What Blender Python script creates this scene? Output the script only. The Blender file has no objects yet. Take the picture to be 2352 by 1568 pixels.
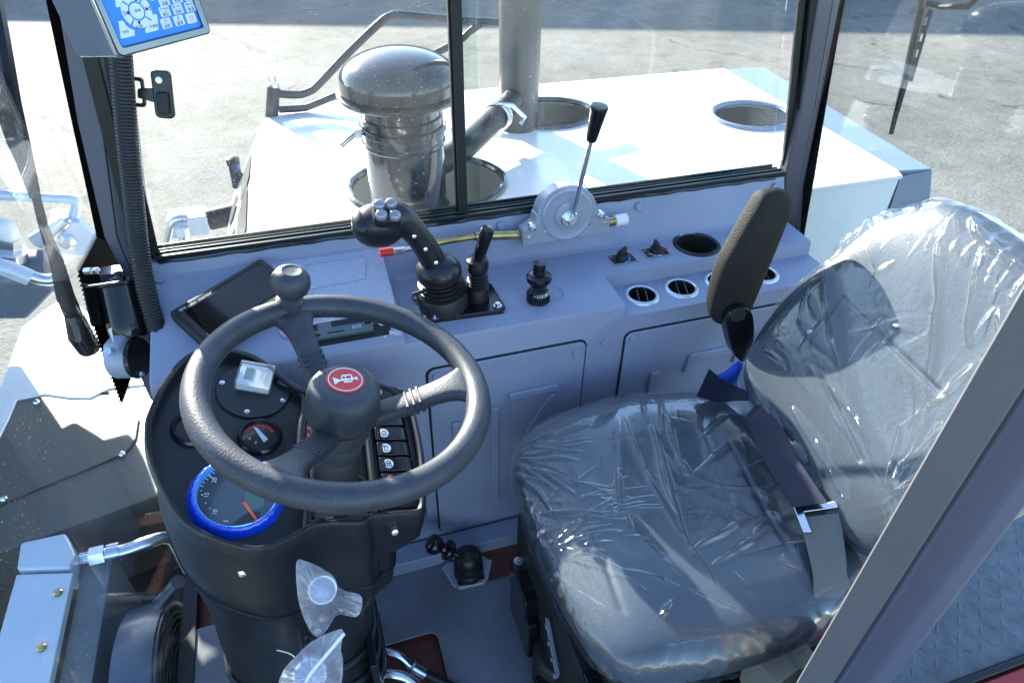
import bpy, bmesh, math, random
import numpy as np
from mathutils import Vector as V, Matrix as M4

R_ = random.Random(7)
rng = np.random.default_rng(11)
SC = bpy.context.scene
COL = SC.collection
rad = math.radians

# ---------------------------------------------------------------- camera, light
CAM = V((0, 0, 1.4))
RX = V((0.95320781, -0.30199186, 0.01399226))      # image right
RD = V((-0.17675169, -0.59425323, -0.78461579))    # image down
RF = V((0.24526253, 0.74542874, -0.6198244))       # forward
cam_d = bpy.data.cameras.new('camera'); cam = bpy.data.objects.new('camera', cam_d); COL.objects.link(cam)
cam_d.sensor_width = 36; cam_d.lens = 24; cam_d.clip_start = 0.02; cam_d.clip_end = 500
mw = M4.Identity(4)
for i in range(3):
    mw[i][0] = RX[i]; mw[i][1] = -RD[i]; mw[i][2] = -RF[i]; mw[i][3] = CAM[i]
cam.matrix_world = mw
SC.camera = cam

SUN_EL, SUN_AZ = 21.0, math.atan2(-0.327, 0.945)     # azimuth measured from +Y towards +X
w = bpy.data.worlds.new('World'); SC.world = w; w.use_nodes = True
nt = w.node_tree; bg = nt.nodes['Background']
sky = nt.nodes.new('ShaderNodeTexSky'); sky.sky_type = 'NISHITA'; sky.sun_disc = False
sky.sun_elevation = rad(SUN_EL); sky.sun_rotation = SUN_AZ % (2 * math.pi)
sky.air_density = 1.0; sky.dust_density = 0.6; sky.ozone_density = 3.0
nt.links.new(sky.outputs[0], bg.inputs[0]); bg.inputs[1].default_value = 0.13
sd = bpy.data.lights.new('sun', 'SUN'); sd.energy = 5.0; sd.angle = rad(0.53); sd.color = (1.0, 0.945, 0.84)
so = bpy.data.objects.new('sun', sd); COL.objects.link(so)
sun_dir = V((math.sin(SUN_AZ) * math.cos(rad(SUN_EL)), math.cos(SUN_AZ) * math.cos(rad(SUN_EL)), math.sin(rad(SUN_EL))))
so.rotation_mode = 'QUATERNION'; so.rotation_quaternion = sun_dir.to_track_quat('Z', 'Y')
so.location = (-3, 8, 6)
vs = SC.view_settings; vs.view_transform = 'Standard'; vs.look = 'None'; vs.exposure = 2.22; vs.gamma = 1.0
vs.use_curve_mapping = False
SC.render.engine = 'CYCLES'
SC.cycles.max_bounces = 12; SC.cycles.transparent_max_bounces = 24; SC.cycles.glossy_bounces = 4

# ---------------------------------------------------------------- helpers
def ray(u, v):
    return RX * ((u - 1176) / 1568) + RD * ((v - 784) / 1568) + RF
def hit(u, v, ax, val):                 # point of a plane x/y/z = val, seen at photo position (u, v)
    r = ray(u, v); i = 'xyz'.index(ax); return CAM + r * ((val - CAM[i]) / r[i])
def hitp(u, v, p0, n):
    r = ray(u, v); n = V(n); return CAM + r * (((V(p0) - CAM).dot(n)) / r.dot(n))
def frame(o, z, x=(1, 0, 0)):
    z = V(z).normalized(); x = V(x); y = z.cross(x)
    if y.length < 1e-5: y = z.cross(V((0, 1, 0.01)))
    y.normalize(); x = y.cross(z)
    m = M4.Identity(4)
    for i in range(3): m[i][0], m[i][1], m[i][2], m[i][3] = x[i], y[i], z[i], o[i]
    return m
def T(x, y, z): return M4.Translation((x, y, z))
def cat(pts, n=8, closed=False):
    P = [V(p) for p in pts]; out = []; N = len(P)
    rng_ = range(N if closed else N - 1)
    for i in rng_:
        g = (lambda k: P[k % N]) if closed else (lambda k: P[min(max(k, 0), N - 1)])
        p0, p1, p2, p3 = g(i - 1), g(i), g(i + 1), g(i + 2)
        for k in range(n):
            t = k / n
            out.append(0.5 * ((2 * p1) + (p2 - p0) * t + (2 * p0 - 5 * p1 + 4 * p2 - p3) * t * t + (3 * p1 - p0 - 3 * p2 + p3) * t ** 3))
    if not closed: out.append(P[-1].copy())
    return out
def rrect(wd, ht, r, n=5, cx=0, cy=0):
    o = []
    for (sx, sy, a0) in ((1, 1, 0), (-1, 1, 90), (-1, -1, 180), (1, -1, 270)):
        for k in range(n + 1):
            a = rad(a0 + 90 * k / n)
            o.append((cx + sx * (wd / 2 - r) + r * math.cos(a), cy + sy * (ht / 2 - r) + r * math.sin(a)))
    return o
def circ(r, n=40, cx=0, cy=0, ry=None):
    ry = ry or r
    return [(cx + r * math.cos(2 * math.pi * k / n), cy + ry * math.sin(2 * math.pi * k / n)) for k in range(n)]

class MB:
    def __init__(s): s.v = []; s.f = []
    def add(s, vs_, fs, m=None):
        b = len(s.v)
        s.v += [tuple(m @ V(p)) if m is not None else tuple(p) for p in vs_]
        s.f += [tuple(b + i for i in f) for f in fs]
        return s
    def box(s, c, d, m=None):
        x, y, z = [k / 2 for k in d]; cx, cy, cz = c
        vs_ = [(cx + i * x, cy + j * y, cz + k * z) for i in (-1, 1) for j in (-1, 1) for k in (-1, 1)]
        return s.add(vs_, [(0, 1, 3, 2), (4, 6, 7, 5), (0, 4, 5, 1), (2, 3, 7, 6), (0, 2, 6, 4), (1, 5, 7, 3)], m)
    def lathe(s, prof, m=None, seg=36, open0=False):
        vs_ = []; fs = []; n = len(prof)
        for (r, z) in prof:
            for k in range(seg):
                a = 2 * math.pi * k / seg; vs_.append((r * math.cos(a), r * math.sin(a), z))
        for i in range(n - 1):
            for k in range(seg):
                a, b = i * seg + k, i * seg + (k + 1) % seg
                fs.append((a, b, b + seg, a + seg))
        if prof[0][0] > 1e-6 and not open0: fs.append(tuple(reversed(range(seg))))
        if prof[-1][0] > 1e-6: fs.append(tuple((n - 1) * seg + k for k in range(seg)))
        return s.add(vs_, fs, m)
    def ring(s, prof, m=None, seg=48):          # closed profile -> ring
        vs_ = []; fs = []; n = len(prof)
        for (r, z) in prof:
            for k in range(seg):
                a = 2 * math.pi * k / seg; vs_.append((r * math.cos(a), r * math.sin(a), z))
        for i in range(n):
            j = (i + 1) % n
            for k in range(seg):
                k2 = (k + 1) % seg
                fs.append((i * seg + k, i * seg + k2, j * seg + k2, j * seg + k))
        return s.add(vs_, fs, m)
    def torus(s, Rr, r, m=None, seg=72, sg2=14):
        return s.ring([(Rr + r * math.cos(2 * math.pi * k / sg2), r * math.sin(2 * math.pi * k / sg2)) for k in range(sg2)], m, seg)
    def tube(s, pts, r, seg=12, closed=False, caps=True):
        P = [V(p) for p in pts]; n = len(P); rs = r if hasattr(r, '__len__') else [r] * n
        tg = []
        for i in range(n):
            a = P[(i - 1) % n] if (closed or i > 0) else P[i]; b = P[(i + 1) % n] if (closed or i < n - 1) else P[i]
            tg.append((b - a).normalized())
        up = V((0, 0, 1)) if abs(tg[0].z) < .9 else V((1, 0, 0))
        nx = tg[0].cross(up).normalized(); vs_ = []; fs = []
        for i in range(n):
            nx = (nx - tg[i] * nx.dot(tg[i])).normalized(); ny = tg[i].cross(nx)
            for k in range(seg):
                a = 2 * math.pi * k / seg
                vs_.append(P[i] + (nx * math.cos(a) + ny * math.sin(a)) * rs[i])
        for i in range(n if closed else n - 1):
            j = (i + 1) % n
            for k in range(seg):
                k2 = (k + 1) % seg; fs.append((i * seg + k, i * seg + k2, j * seg + k2, j * seg + k))
        if caps and not closed:
            fs.append(tuple(reversed(range(seg)))); fs.append(tuple((n - 1) * seg + k for k in range(seg)))
        return s.add(vs_, fs)
    def cyl(s, p0, p1, r0, r1=None, seg=28):
        r1 = r0 if r1 is None else r1; p0, p1 = V(p0), V(p1)
        return s.lathe([(r0, 0), (r1, (p1 - p0).length)], frame(p0, p1 - p0), seg)
    def prism(s, poly, z0, z1, m=None):
        n = len(poly); a = sum(poly[i][0] * poly[(i + 1) % n][1] - poly[(i + 1) % n][0] * poly[i][1] for i in range(n))
        if a < 0: poly = poly[::-1]
        vs_ = [(p[0], p[1], z0) for p in poly] + [(p[0], p[1], z1) for p in poly]
        fs = [tuple(reversed(range(n))), tuple(range(n, 2 * n))] + [(i, (i + 1) % n, n + (i + 1) % n, n + i) for i in range(n)]
        return s.add(vs_, fs, m)
    def plate(s, outer, holes, z0, z1, m=None):   # flat plate with holes
        bm = bmesh.new(); es = []
        for lp in [outer] + holes:
            vv = [bm.verts.new((p[0], p[1], z0)) for p in lp]
            es += [bm.edges.new((vv[i], vv[(i + 1) % len(vv)])) for i in range(len(vv))]
        bmesh.ops.triangle_fill(bm, use_beauty=True, use_dissolve=False, edges=es)
        bmesh.ops.recalc_face_normals(bm, faces=bm.faces)
        if bm.faces and sum(f.normal.z for f in bm.faces) > 0: bmesh.ops.reverse_faces(bm, faces=bm.faces)
        g = bmesh.ops.extrude_face_region(bm, geom=bm.faces[:])
        # extrude keeps the originals at z0; the moved copies become the top
        for e in g['geom']:
            if isinstance(e, bmesh.types.BMVert): e.co.z = z1
        bmesh.ops.recalc_face_normals(bm, faces=bm.faces)
        bm.verts.index_update()
        s.add([v.co.copy() for v in bm.verts], [tuple(v.index for v in f.verts) for f in bm.faces], m); bm.free()
        return s
    def ell(s, c, rx, ry, rz, m=None, seg=24, rings=14, p=1.0):
        vs_ = []; fs = []
        def sp(a): return math.copysign(abs(a) ** p, a)
        for i in range(rings + 1):
            ph = math.pi * i / rings
            for k in range(seg):
                a = 2 * math.pi * k / seg
                vs_.append((c[0] + rx * sp(math.sin(ph)) * math.cos(a), c[1] + ry * sp(math.sin(ph)) * math.sin(a), c[2] + rz * sp(math.cos(ph))))
        for i in range(rings):
            for k in range(seg):
                k2 = (k + 1) % seg; fs.append((i * seg + k, (i + 1) * seg + k, (i + 1) * seg + k2, i * seg + k2))
        return s.add(vs_, fs, m)
    def ribbon(s, A, B, th=.0015, n=8):
        A = cat(A, n); B = cat(B, n); N = len(A); W = 5; vs_ = []; fs = []
        for sd_ in (0, 1):
            for i in range(N):
                t = (A[min(i + 1, N - 1)] - A[max(i - 1, 0)]); nn = t.cross(B[i] - A[i])
                nn = nn.normalized() * th * sd_ if nn.length > 1e-9 else V((0, 0, 0))
                for k in range(W): vs_.append(A[i].lerp(B[i], k / (W - 1)) + nn)
        o = N * W
        for i in range(N - 1):
            for k in range(W - 1):
                a = i * W + k; fs.append((a, a + 1, a + W + 1, a + W)); fs.append((o + a, o + a + W, o + a + W + 1, o + a + 1))
            for k in (0, W - 1):
                a = i * W + k; fs.append((a, a + W, o + a + W, o + a))
        return s.add(vs_, fs)
    def text(s, body, size, m, ext=0.0, ax='CENTER', ay='CENTER'):
        c = bpy.data.curves.new('lettering', 'FONT'); c.body = body; c.size = size; c.align_x = ax; c.align_y = ay; c.extrude = ext
        o = bpy.data.objects.new('lettering', c); COL.objects.link(o)
        dg = bpy.context.evaluated_depsgraph_get(); dg.update()
        me = bpy.data.meshes.new_from_object(o.evaluated_get(dg))
        s.add([v.co.copy() for v in me.vertices], [tuple(p.vertices) for p in me.polygons], m)
        bpy.data.objects.remove(o); bpy.data.curves.remove(c); bpy.data.meshes.remove(me)
        return s
    def build(s, name, mt, parent=None, smooth=38, bevel=0, bseg=2, sub=0, recalc=True, cuts=None):
        me = bpy.data.meshes.new(name)
        off = V(parent['_o']) if parent is not None else V((0, 0, 0))
        loc = off
        if parent is None:
            a = np.array(s.v); mn, mx = a.min(0), a.max(0); loc = V(((mn[0] + mx[0]) / 2, (mn[1] + mx[1]) / 2, mn[2]))
        me.from_pydata([tuple(V(p) - loc) for p in s.v], [], s.f); me.update()
        if recalc:
            bm = bmesh.new(); bm.from_mesh(me); bmesh.ops.recalc_face_normals(bm, faces=bm.faces); bm.to_mesh(me); bm.free()
        me.materials.append(mt)
        o = bpy.data.objects.new(name, me); COL.objects.link(o)
        if parent is None: o.location = loc
        else:
            o.parent = parent; o.location = off - V(parent['_o'])
        o['_o'] = list(loc)
        if cuts:
            cs = []
            for c in cuts:
                co = c.build('cutter', mt, smooth=None); cs.append(co)
                md = o.modifiers.new('cut', 'BOOLEAN'); md.operation = 'DIFFERENCE'; md.object = co; md.solver = 'EXACT'
            wpos = o.matrix_world.copy(); o.parent = None; o.location = loc
            dg = bpy.context.evaluated_depsgraph_get(); dg.update()
            nm = bpy.data.meshes.new_from_object(o.evaluated_get(dg)); o.modifiers.clear(); o.data = nm
            for co in cs: bpy.data.objects.remove(co)
            if parent is not None: o.parent = parent; o.location = (0, 0, 0)
            nm.name = name; me = nm
        if bevel: me.polygons.foreach_set('use_smooth', [True] * len(me.polygons))
        elif smooth is not None:
            me.polygons.foreach_set('use_smooth', [True] * len(me.polygons)); me.set_sharp_from_angle(angle=rad(smooth))
        if bevel:
            md = o.modifiers.new('bevel', 'BEVEL'); md.width = bevel; md.segments = bseg; md.limit_method = 'ANGLE'; md.angle_limit = rad(32); md.harden_normals = True
        if sub:
            md = o.modifiers.new('subsurf', 'SUBSURF'); md.levels = sub; md.render_levels = sub
        return o

def thing(name, label, category, loc=(0, 0, 0), group=None):
    o = bpy.data.objects.new(name, None); COL.objects.link(o); o.location = loc; o.empty_display_size = .05
    o['_o'] = list(loc); o['label'] = label; o['category'] = category
    if group: o['group'] = group
    return o
def tag(o, label, category, group=None):
    o['label'] = label; o['category'] = category
    if group: o['group'] = group
    return o
def dup(root, off, label, group=None):
    r = root.copy(); COL.objects.link(r); r.location = root.location + V(off); r['label'] = label
    if group: r['group'] = group
    for ch in root.children:
        c = ch.copy(); COL.objects.link(c); c.parent = r
        for g in ch.children:
            d = g.copy(); COL.objects.link(d); d.parent = c
    return r

# ---------------------------------------------------------------- materials
def mat(name, col, rough=.5, metal=0, bump=(), var=0.0, vscale=7, coat=0, dust_glint=0.0, dscale=900, spec=.5, rvar=0.0, trans=0, ior=1.5, scratch=0):
    m = bpy.data.materials.new(name); m.use_nodes = True; n = m.node_tree.nodes; l = m.node_tree.links
    b = n['Principled BSDF']; b.inputs['Base Color'].default_value = (*col, 1); b.inputs['Roughness'].default_value = rough
    b.inputs['Metallic'].default_value = metal; b.inputs['Coat Weight'].default_value = coat; b.inputs['Coat Roughness'].default_value = .08
    b.inputs['Specular IOR Level'].default_value = spec; b.inputs['Transmission Weight'].default_value = trans; b.inputs['IOR'].default_value = ior
    tc = n.new('ShaderNodeTexCoord')
    def noise(sc, det=4, rg=.55):
        t = n.new('ShaderNodeTexNoise'); t.inputs['Scale'].default_value = sc; t.inputs['Detail'].default_value = det; t.inputs['Roughness'].default_value = rg
        l.new(tc.outputs['Object'], t.inputs['Vector']); return t
    cur = None
    if var:
        t = noise(vscale, 6); rp = n.new('ShaderNodeMapRange'); rp.inputs[1].default_value = .3; rp.inputs[2].default_value = .7
        rp.inputs[3].default_value = 1 - var; rp.inputs[4].default_value = 1 + var; l.new(t.outputs['Fac'], rp.inputs[0])
        mx = n.new('ShaderNodeVectorMath'); mx.operation = 'SCALE'; mx.inputs[0].default_value = col; l.new(rp.outputs[0], mx.inputs['Scale'])
        cur = mx.outputs[0]
    if dust_glint:
        t = noise(dscale, 1); t2 = noise(14, 3)
        ad = n.new('ShaderNodeMath'); ad.operation = 'MULTIPLY_ADD'; ad.inputs[1].default_value = .22; l.new(t2.outputs['Fac'], ad.inputs[0]); l.new(t.outputs['Fac'], ad.inputs[2])
        rp = n.new('ShaderNodeMapRange'); rp.inputs[1].default_value = .80; rp.inputs[2].default_value = .88; rp.inputs[3].default_value = 0; rp.inputs[4].default_value = dust_glint
        l.new(ad.outputs[0], rp.inputs[0])
        mx = n.new('ShaderNodeMix'); mx.data_type = 'RGBA'; l.new(rp.outputs[0], mx.inputs[0])
        if cur is not None: l.new(cur, mx.inputs[6])
        else: mx.inputs[6].default_value = (*col, 1)
        mx.inputs[7].default_value = (.55, .53, .48, 1); cur = mx.outputs[2]
    if cur is not None: l.new(cur, b.inputs['Base Color'])
    if rvar:
        t = noise(11, 5); rp = n.new('ShaderNodeMapRange'); rp.inputs[1].default_value = .3; rp.inputs[2].default_value = .7
        rp.inputs[3].default_value = max(.03, rough - rvar); rp.inputs[4].default_value = rough + rvar; l.new(t.outputs['Fac'], rp.inputs[0]); l.new(rp.outputs[0], b.inputs['Roughness'])
    prev = None
    for (sc, st, ds) in bump:
        t = noise(sc, 2); bp = n.new('ShaderNodeBump'); bp.inputs['Strength'].default_value = st; bp.inputs['Distance'].default_value = ds
        l.new(t.outputs['Fac'], bp.inputs['Height'])
        if prev: l.new(prev, bp.inputs['Normal'])
        prev = bp.outputs['Normal']
    if prev: l.new(prev, b.inputs['Normal'])
    return m
def glass(name, tint, refl=.07, rough=.0, haze=0.0, hcol=(.8, .85, .9), wav=0, dirt=0):
    m = bpy.data.materials.new(name); m.use_nodes = True; n = m.node_tree.nodes; l = m.node_tree.links
    n.remove(n['Principled BSDF']); out = n['Material Output']
    tr = n.new('ShaderNodeBsdfTransparent'); tr.inputs[0].default_value = (*tint, 1)
    gl = n.new('ShaderNodeBsdfGlossy'); gl.inputs['Roughness'].default_value = rough; gl.inputs[0].default_value = (1, 1, 1, 1)
    fr = n.new('ShaderNodeLayerWeight'); fr.inputs[0].default_value = .25
    rp = n.new('ShaderNodeMapRange'); rp.inputs[3].default_value = refl; rp.inputs[4].default_value = min(1, refl * 4 + .025); l.new(fr.outputs['Fresnel'], rp.inputs[0])
    mx = n.new('ShaderNodeMixShader'); l.new(rp.outputs[0], mx.inputs[0]); l.new(tr.outputs[0], mx.inputs[1]); l.new(gl.outputs[0], mx.inputs[2])
    cur = mx.outputs[0]
    tc = n.new('ShaderNodeTexCoord')
    if haze:
        df = n.new('ShaderNodeBsdfDiffuse'); df.inputs[0].default_value = (*hcol, 1)
        tl = n.new('ShaderNodeBsdfTranslucent'); tl.inputs[0].default_value = (*hcol, 1)
        ad = n.new('ShaderNodeMixShader'); ad.inputs[0].default_value = .5; l.new(df.outputs[0], ad.inputs[1]); l.new(tl.outputs[0], ad.inputs[2])
        m2 = n.new('ShaderNodeMixShader'); m2.inputs[0].default_value = haze; l.new(cur, m2.inputs[1]); l.new(ad.outputs[0], m2.inputs[2]); cur = m2.outputs[0]
        if True:
            t = n.new('ShaderNodeTexNoise'); t.inputs['Scale'].default_value = 9; t.inputs['Detail'].default_value = 5; l.new(tc.outputs['Object'], t.inputs['Vector'])
            r2 = n.new('ShaderNodeMapRange'); r2.inputs[1].default_value = .35; r2.inputs[2].default_value = .7; r2.inputs[3].default_value = haze * .4; r2.inputs[4].default_value = haze * 1.9
            l.new(t.outputs['Fac'], r2.inputs[0]); l.new(r2.outputs[0], m2.inputs[0])
    if dirt:
        t = n.new('ShaderNodeTexNoise'); t.inputs['Scale'].default_value = 260; t.inputs['Detail'].default_value = 1; l.new(tc.outputs['Object'], t.inputs['Vector'])
        t2 = n.new('ShaderNodeTexNoise'); t2.inputs['Scale'].default_value = 5; l.new(tc.outputs['Object'], t2.inputs['Vector'])
        ma = n.new('ShaderNodeMath'); ma.operation = 'MULTIPLY_ADD'; ma.inputs[1].default_value = .35; l.new(t2.outputs['Fac'], ma.inputs[0]); l.new(t.outputs['Fac'], ma.inputs[2])
        r3 = n.new('ShaderNodeMapRange'); r3.inputs[1].default_value = .915; r3.inputs[2].default_value = .97; r3.inputs[3].default_value = 0; r3.inputs[4].default_value = dirt
        l.new(ma.outputs[0], r3.inputs[0])
        d2 = n.new('ShaderNodeBsdfDiffuse'); d2.inputs[0].default_value = (.75, .74, .7, 1)
        m3 = n.new('ShaderNodeMixShader'); l.new(r3.outputs[0], m3.inputs[0]); l.new(cur, m3.inputs[1]); l.new(d2.outputs[0], m3.inputs[2]); cur = m3.outputs[0]
    if wav:
        t = n.new('ShaderNodeTexNoise'); t.inputs['Scale'].default_value = wav; t.inputs['Detail'].default_value = 4; t.inputs['Distortion'].default_value = 1.5; l.new(tc.outputs['Object'], t.inputs['Vector'])
        bp = n.new('ShaderNodeBump'); bp.inputs['Strength'].default_value = .22; bp.inputs['Distance'].default_value = .004; l.new(t.outputs['Fac'], bp.inputs['Height']); l.new(bp.outputs[0], gl.inputs['Normal'])
    l.new(cur, out.inputs[0]); return m

ORANGE = [(420, .35, .0008), (60, .12, .002)]
m_panel = mat('panel_plastic', (.25, .277, .38), .40, bump=ORANGE, var=.10, vscale=4, rvar=.10, dust_glint=.4, dscale=520)
m_panel_tex = mat('panel_textured_glint', (.40, .44, .56), .2, bump=[(260, 1.0, .004)], var=.05, dust_glint=.75, dscale=420)  # window glare painted into the paler colour, its glints as pale specks
m_black = mat('black_plastic', (.011, .012, .015), .34, bump=[(300, .15, .0006)], var=.15, dust_glint=.16, rvar=.08)
m_blackg = mat('black_gloss', (.007, .007, .009), .16, rvar=.05, dust_glint=.2)
m_blackm = mat('black_matte', (.010, .010, .012), .6, bump=[(260, .25, .0008)], var=.2, dust_glint=.2)
m_rubber = mat('rubber', (.009, .009, .010), .42, bump=[(200, .2, .001)], dust_glint=.3)
m_wheel = mat('wheel_foam', (.040, .044, .054), .46, bump=[(380, .42, .0012), (90, .12, .001)], var=.2, vscale=40, dust_glint=.25, dscale=500)
m_arm = mat('armrest_foam', (.020, .020, .019), .6, spec=.2, bump=[(420, .9, .0018)], var=.15)
m_dark = mat('dark_void', (.008, .008, .008), .8)
m_chrome = mat('zinc_bright', (.68, .70, .73), .22, 1, rvar=.08)
m_steel = mat('steel_painted', (.30, .33, .40), .38, metal=.25, bump=[(300, .2, .0005)], var=.05)
m_brass = mat('yellow_zinc', (.52, .38, .16), .26, 1, var=.2, vscale=40)
m_white = mat('white_paint', (.80, .80, .79), .28, coat=.4, var=.02)
m_whitep = mat('white_plastic', (.78, .78, .76), .4)
m_bluegrey = mat('bluegrey_paint', (.18, .23, .31), .35, coat=.2, var=.05)
m_dkgrey = mat('dark_bluegrey_paint', (.075, .10, .14), .35, coat=.2, var=.06)
m_taupe = mat('taupe_panel', (.075, .069, .057), .42, coat=.2, var=.12, vscale=3, dust_glint=.5, dscale=260)
m_pillar = mat('pillar_paint', (.080, .086, .112), .42, bump=[(300, .15, .0006)], var=.06)
m_pillar2 = mat('rear_pillar_paint', (.105, .095, .11), .45, bump=[(300, .15, .0006)], var=.06)
m_door = mat('door_paint', (.105, .104, .110), .42, bump=[(400, .12, .0004)], var=.04)
m_seal2 = mat('door_seal_dark', (.035, .036, .06), .45)
m_doorb = mat('door_paint_blue', (.105, .108, .155), .36, bump=[(400, .12, .0004)], var=.04)
m_alu = mat('window_rail', (.030, .038, .036), .32, metal=.5, var=.1)
m_frit = mat('glass_frit', (.003, .003, .003), .9, spec=.03)
m_gun = mat('gunmetal_paint', (.020, .024, .028), .13, coat=.6, var=.12, dust_glint=.35, dscale=140)
m_pipe = mat('exhaust_paint', (.050, .057, .060), .34, var=.18, vscale=5, dust_glint=.3, dscale=150)
m_handrail = mat('tube_paint', (.018, .024, .032), .34)
m_vinyl = mat('seat_vinyl', (.046, .060, .078), .42, bump=[(260, .35, .0008)], var=.08)
m_belt = mat('belt_webbing', (.009, .013, .036), .45, spec=.3, bump=[(900, .8, .0012)], var=.1)
m_blue = mat('blue_cloth', (.01, .07, .50), .7, bump=[(300, .6, .002)])
m_bluefilm = mat('blue_film', (.006, .06, .62), .10, coat=.8, bump=[(60, .35, .003)])
m_bluefilm2 = mat('blue_film_light', (.05, .30, .78), .10, coat=.8)
m_red = mat('red_plastic', (.62, .035, .03), .3)
m_redbar = mat('red_paint', (.42, .03, .022), .35, coat=.3)
m_mark = mat('white_marking', (.82, .83, .85), .5)
m_redmark = mat('red_marking', (.75, .05, .03), .5)
m_needle = mat('orange_needle', (.95, .16, .06), .45)
m_dial = mat('dial_face', (.07, .085, .10), .16, coat=.6)
m_dialb = mat('dial_black', (.012, .012, .013), .3, coat=.5)
m_lcd = mat('dial_lcd', (.10, .17, .15), .3)
m_floor = mat('floor_mat', (.15, .160, .185), .50, var=.32, vscale=6, rvar=.12, dust_glint=.35, dscale=300, bump=[(30, .12, .002)])
m_rust = mat('red_primer', (.115, .032, .018), .65, var=.25, vscale=18)
m_alum = mat('aluminium_plate', (.52, .60, .70), .34, metal=.2, var=.05, dust_glint=.3, dscale=180)
m_core = mat('cooler_core', (.10, .125, .15), .5, var=.15)
m_keyblue = mat('keypad_blue', (.010, .24, .86), .35)
m_keyw = mat('keypad_key', (.66, .76, .92), .35)
m_ink = mat('keypad_ink', (.015, .02, .05), .5)
m_bag = glass('bag_film', (.92, .93, .95), .10, .16, haze=.24, hcol=(.72, .74, .80), wav=60)
m_film = glass('seat_film', (.965, .975, .98), .058, .12, haze=.016, hcol=(.64, .64, .53), wav=40)
m_glass = glass('window_glass', (.955, .975, .965), .03, haze=.008, dirt=.6)
m_glass2 = glass('sliding_glass', (.88, .955, .92), .035)
m_wind = glass('windshield_glass', (.93, .96, .955), .018, haze=.004, dirt=.6)
m_clear = glass('clear_cover', (.93, .95, .98), .10, .05, haze=.16, hcol=(.7, .78, .9))
m_pinkish = mat('knob_translucent', (.62, .48, .52), .4)
m_lamp = mat('film_wrapped_cap', (.35, .38, .50), .12, coat=.8, bump=[(80, .8, .004)])
m_tread = mat('tread_plate', (.15, .16, .175), .6, metal=0, var=.25, vscale=30, bump=[(160, .5, .002)], dust_glint=.4, dscale=300)
m_box = mat('beige_box', (.26, .25, .22), .4)

# ground
def ground_mat():
    m = bpy.data.materials.new('cracked_concrete'); m.use_nodes = True; n = m.node_tree.nodes; l = m.node_tree.links; b = n['Principled BSDF']
    tc = n.new('ShaderNodeTexCoord')
    def noise(sc, det=6, rg=.6, vec=None):
        t = n.new('ShaderNodeTexNoise'); t.inputs['Scale'].default_value = sc; t.inputs['Detail'].default_value = det; t.inputs['Roughness'].default_value = rg
        l.new(vec or tc.outputs['Object'], t.inputs['Vector']); return t
    def rmp(src, a, b_, c, d):
        r = n.new('ShaderNodeMapRange'); r.inputs[1].default_value = a; r.inputs[2].default_value = b_; r.inputs[3].default_value = c; r.inputs[4].default_value = d; l.new(src, r.inputs[0]); return r.outputs[0]
    def mul(a, b_):
        k = n.new('ShaderNodeMath'); k.operation = 'MULTIPLY'; l.new(a, k.inputs[0]); l.new(b_, k.inputs[1]); return k.outputs[0]
    big = rmp(noise(.35, 5).outputs['Fac'], .35, .65, .78, 1.14)
    mid = rmp(noise(3.0, 8, .75).outputs['Fac'], .3, .7, .74, 1.18)
    fine = rmp(noise(26, 5, .75).outputs['Fac'], .3, .7, .72, 1.22)
    wp = noise(1.3, 5)
    mxv = n.new('ShaderNodeMix'); mxv.data_type = 'VECTOR'; mxv.inputs[0].default_value = .45; l.new(tc.outputs['Object'], mxv.inputs[4]); l.new(wp.outputs['Color'], mxv.inputs[5])
    vo = n.new('ShaderNodeTexVoronoi'); vo.feature = 'DISTANCE_TO_EDGE'; vo.inputs['Scale'].default_value = .42; l.new(mxv.outputs[1], vo.inputs['Vector'])
    cr = rmp(vo.outputs['Distance'], .0, .014, .42, 1.0)
    msk = rmp(noise(1.3, 4).outputs['Fac'], .48, .62, 0, 1)
    one = n.new('ShaderNodeMix'); one.data_type = 'FLOAT'; l.new(msk, one.inputs[0]); one.inputs[2].default_value = 1.0; l.new(cr, one.inputs[3])
    st = rmp(noise(2.2, 9, .8).outputs['Fac'], .52, .68, 1.0, .66)
    br = n.new('ShaderNodeTexBrick'); br.offset = 0; br.inputs['Scale'].default_value = 1; br.inputs['Brick Width'].default_value = 4.6; br.inputs['Row Height'].default_value = 4.2
    br.inputs['Mortar Size'].default_value = .018; br.inputs['Color1'].default_value = (1, 1, 1, 1); br.inputs['Color2'].default_value = (.95, .95, .95, 1); br.inputs['Mortar'].default_value = (.80, .80, .80, 1)
    mp = n.new('ShaderNodeMapping'); mp.inputs['Rotation'].default_value = (0, 0, rad(-18)); mp.inputs['Location'].default_value = (1.4, .6, 0); l.new(tc.outputs['Object'], mp.inputs[0]); l.new(mp.outputs[0], br.inputs['Vector'])
    sep = n.new('ShaderNodeSeparateColor'); l.new(br.outputs['Color'], sep.inputs[0])
    f = mul(mul(mul(mul(big, mid), mul(fine, one.outputs[0])), st), sep.outputs[0])
    sc = n.new('ShaderNodeVectorMath'); sc.operation = 'SCALE'; sc.inputs[0].default_value = (.215, .205, .18); l.new(f, sc.inputs['Scale'])
    l.new(sc.outputs[0], b.inputs['Base Color']); b.inputs['Roughness'].default_value = .85; b.inputs['Specular IOR Level'].default_value = .25
    bp = n.new('ShaderNodeBump'); bp.inputs['Strength'].default_value = .5; bp.inputs['Distance'].default_value = .03
    l.new(mul(mul(mid, fine), one.outputs[0]), bp.inputs['Height']); l.new(bp.outputs[0], b.inputs['Normal'])
    return m
GZ = -1.65
g = MB().add([(-120, -120, GZ), (120, -120, GZ), (120, 160, GZ), (-120, 160, GZ)], [(0, 1, 2, 3)]).build('ground', ground_mat(), smooth=None); g['kind'] = 'structure'

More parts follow.
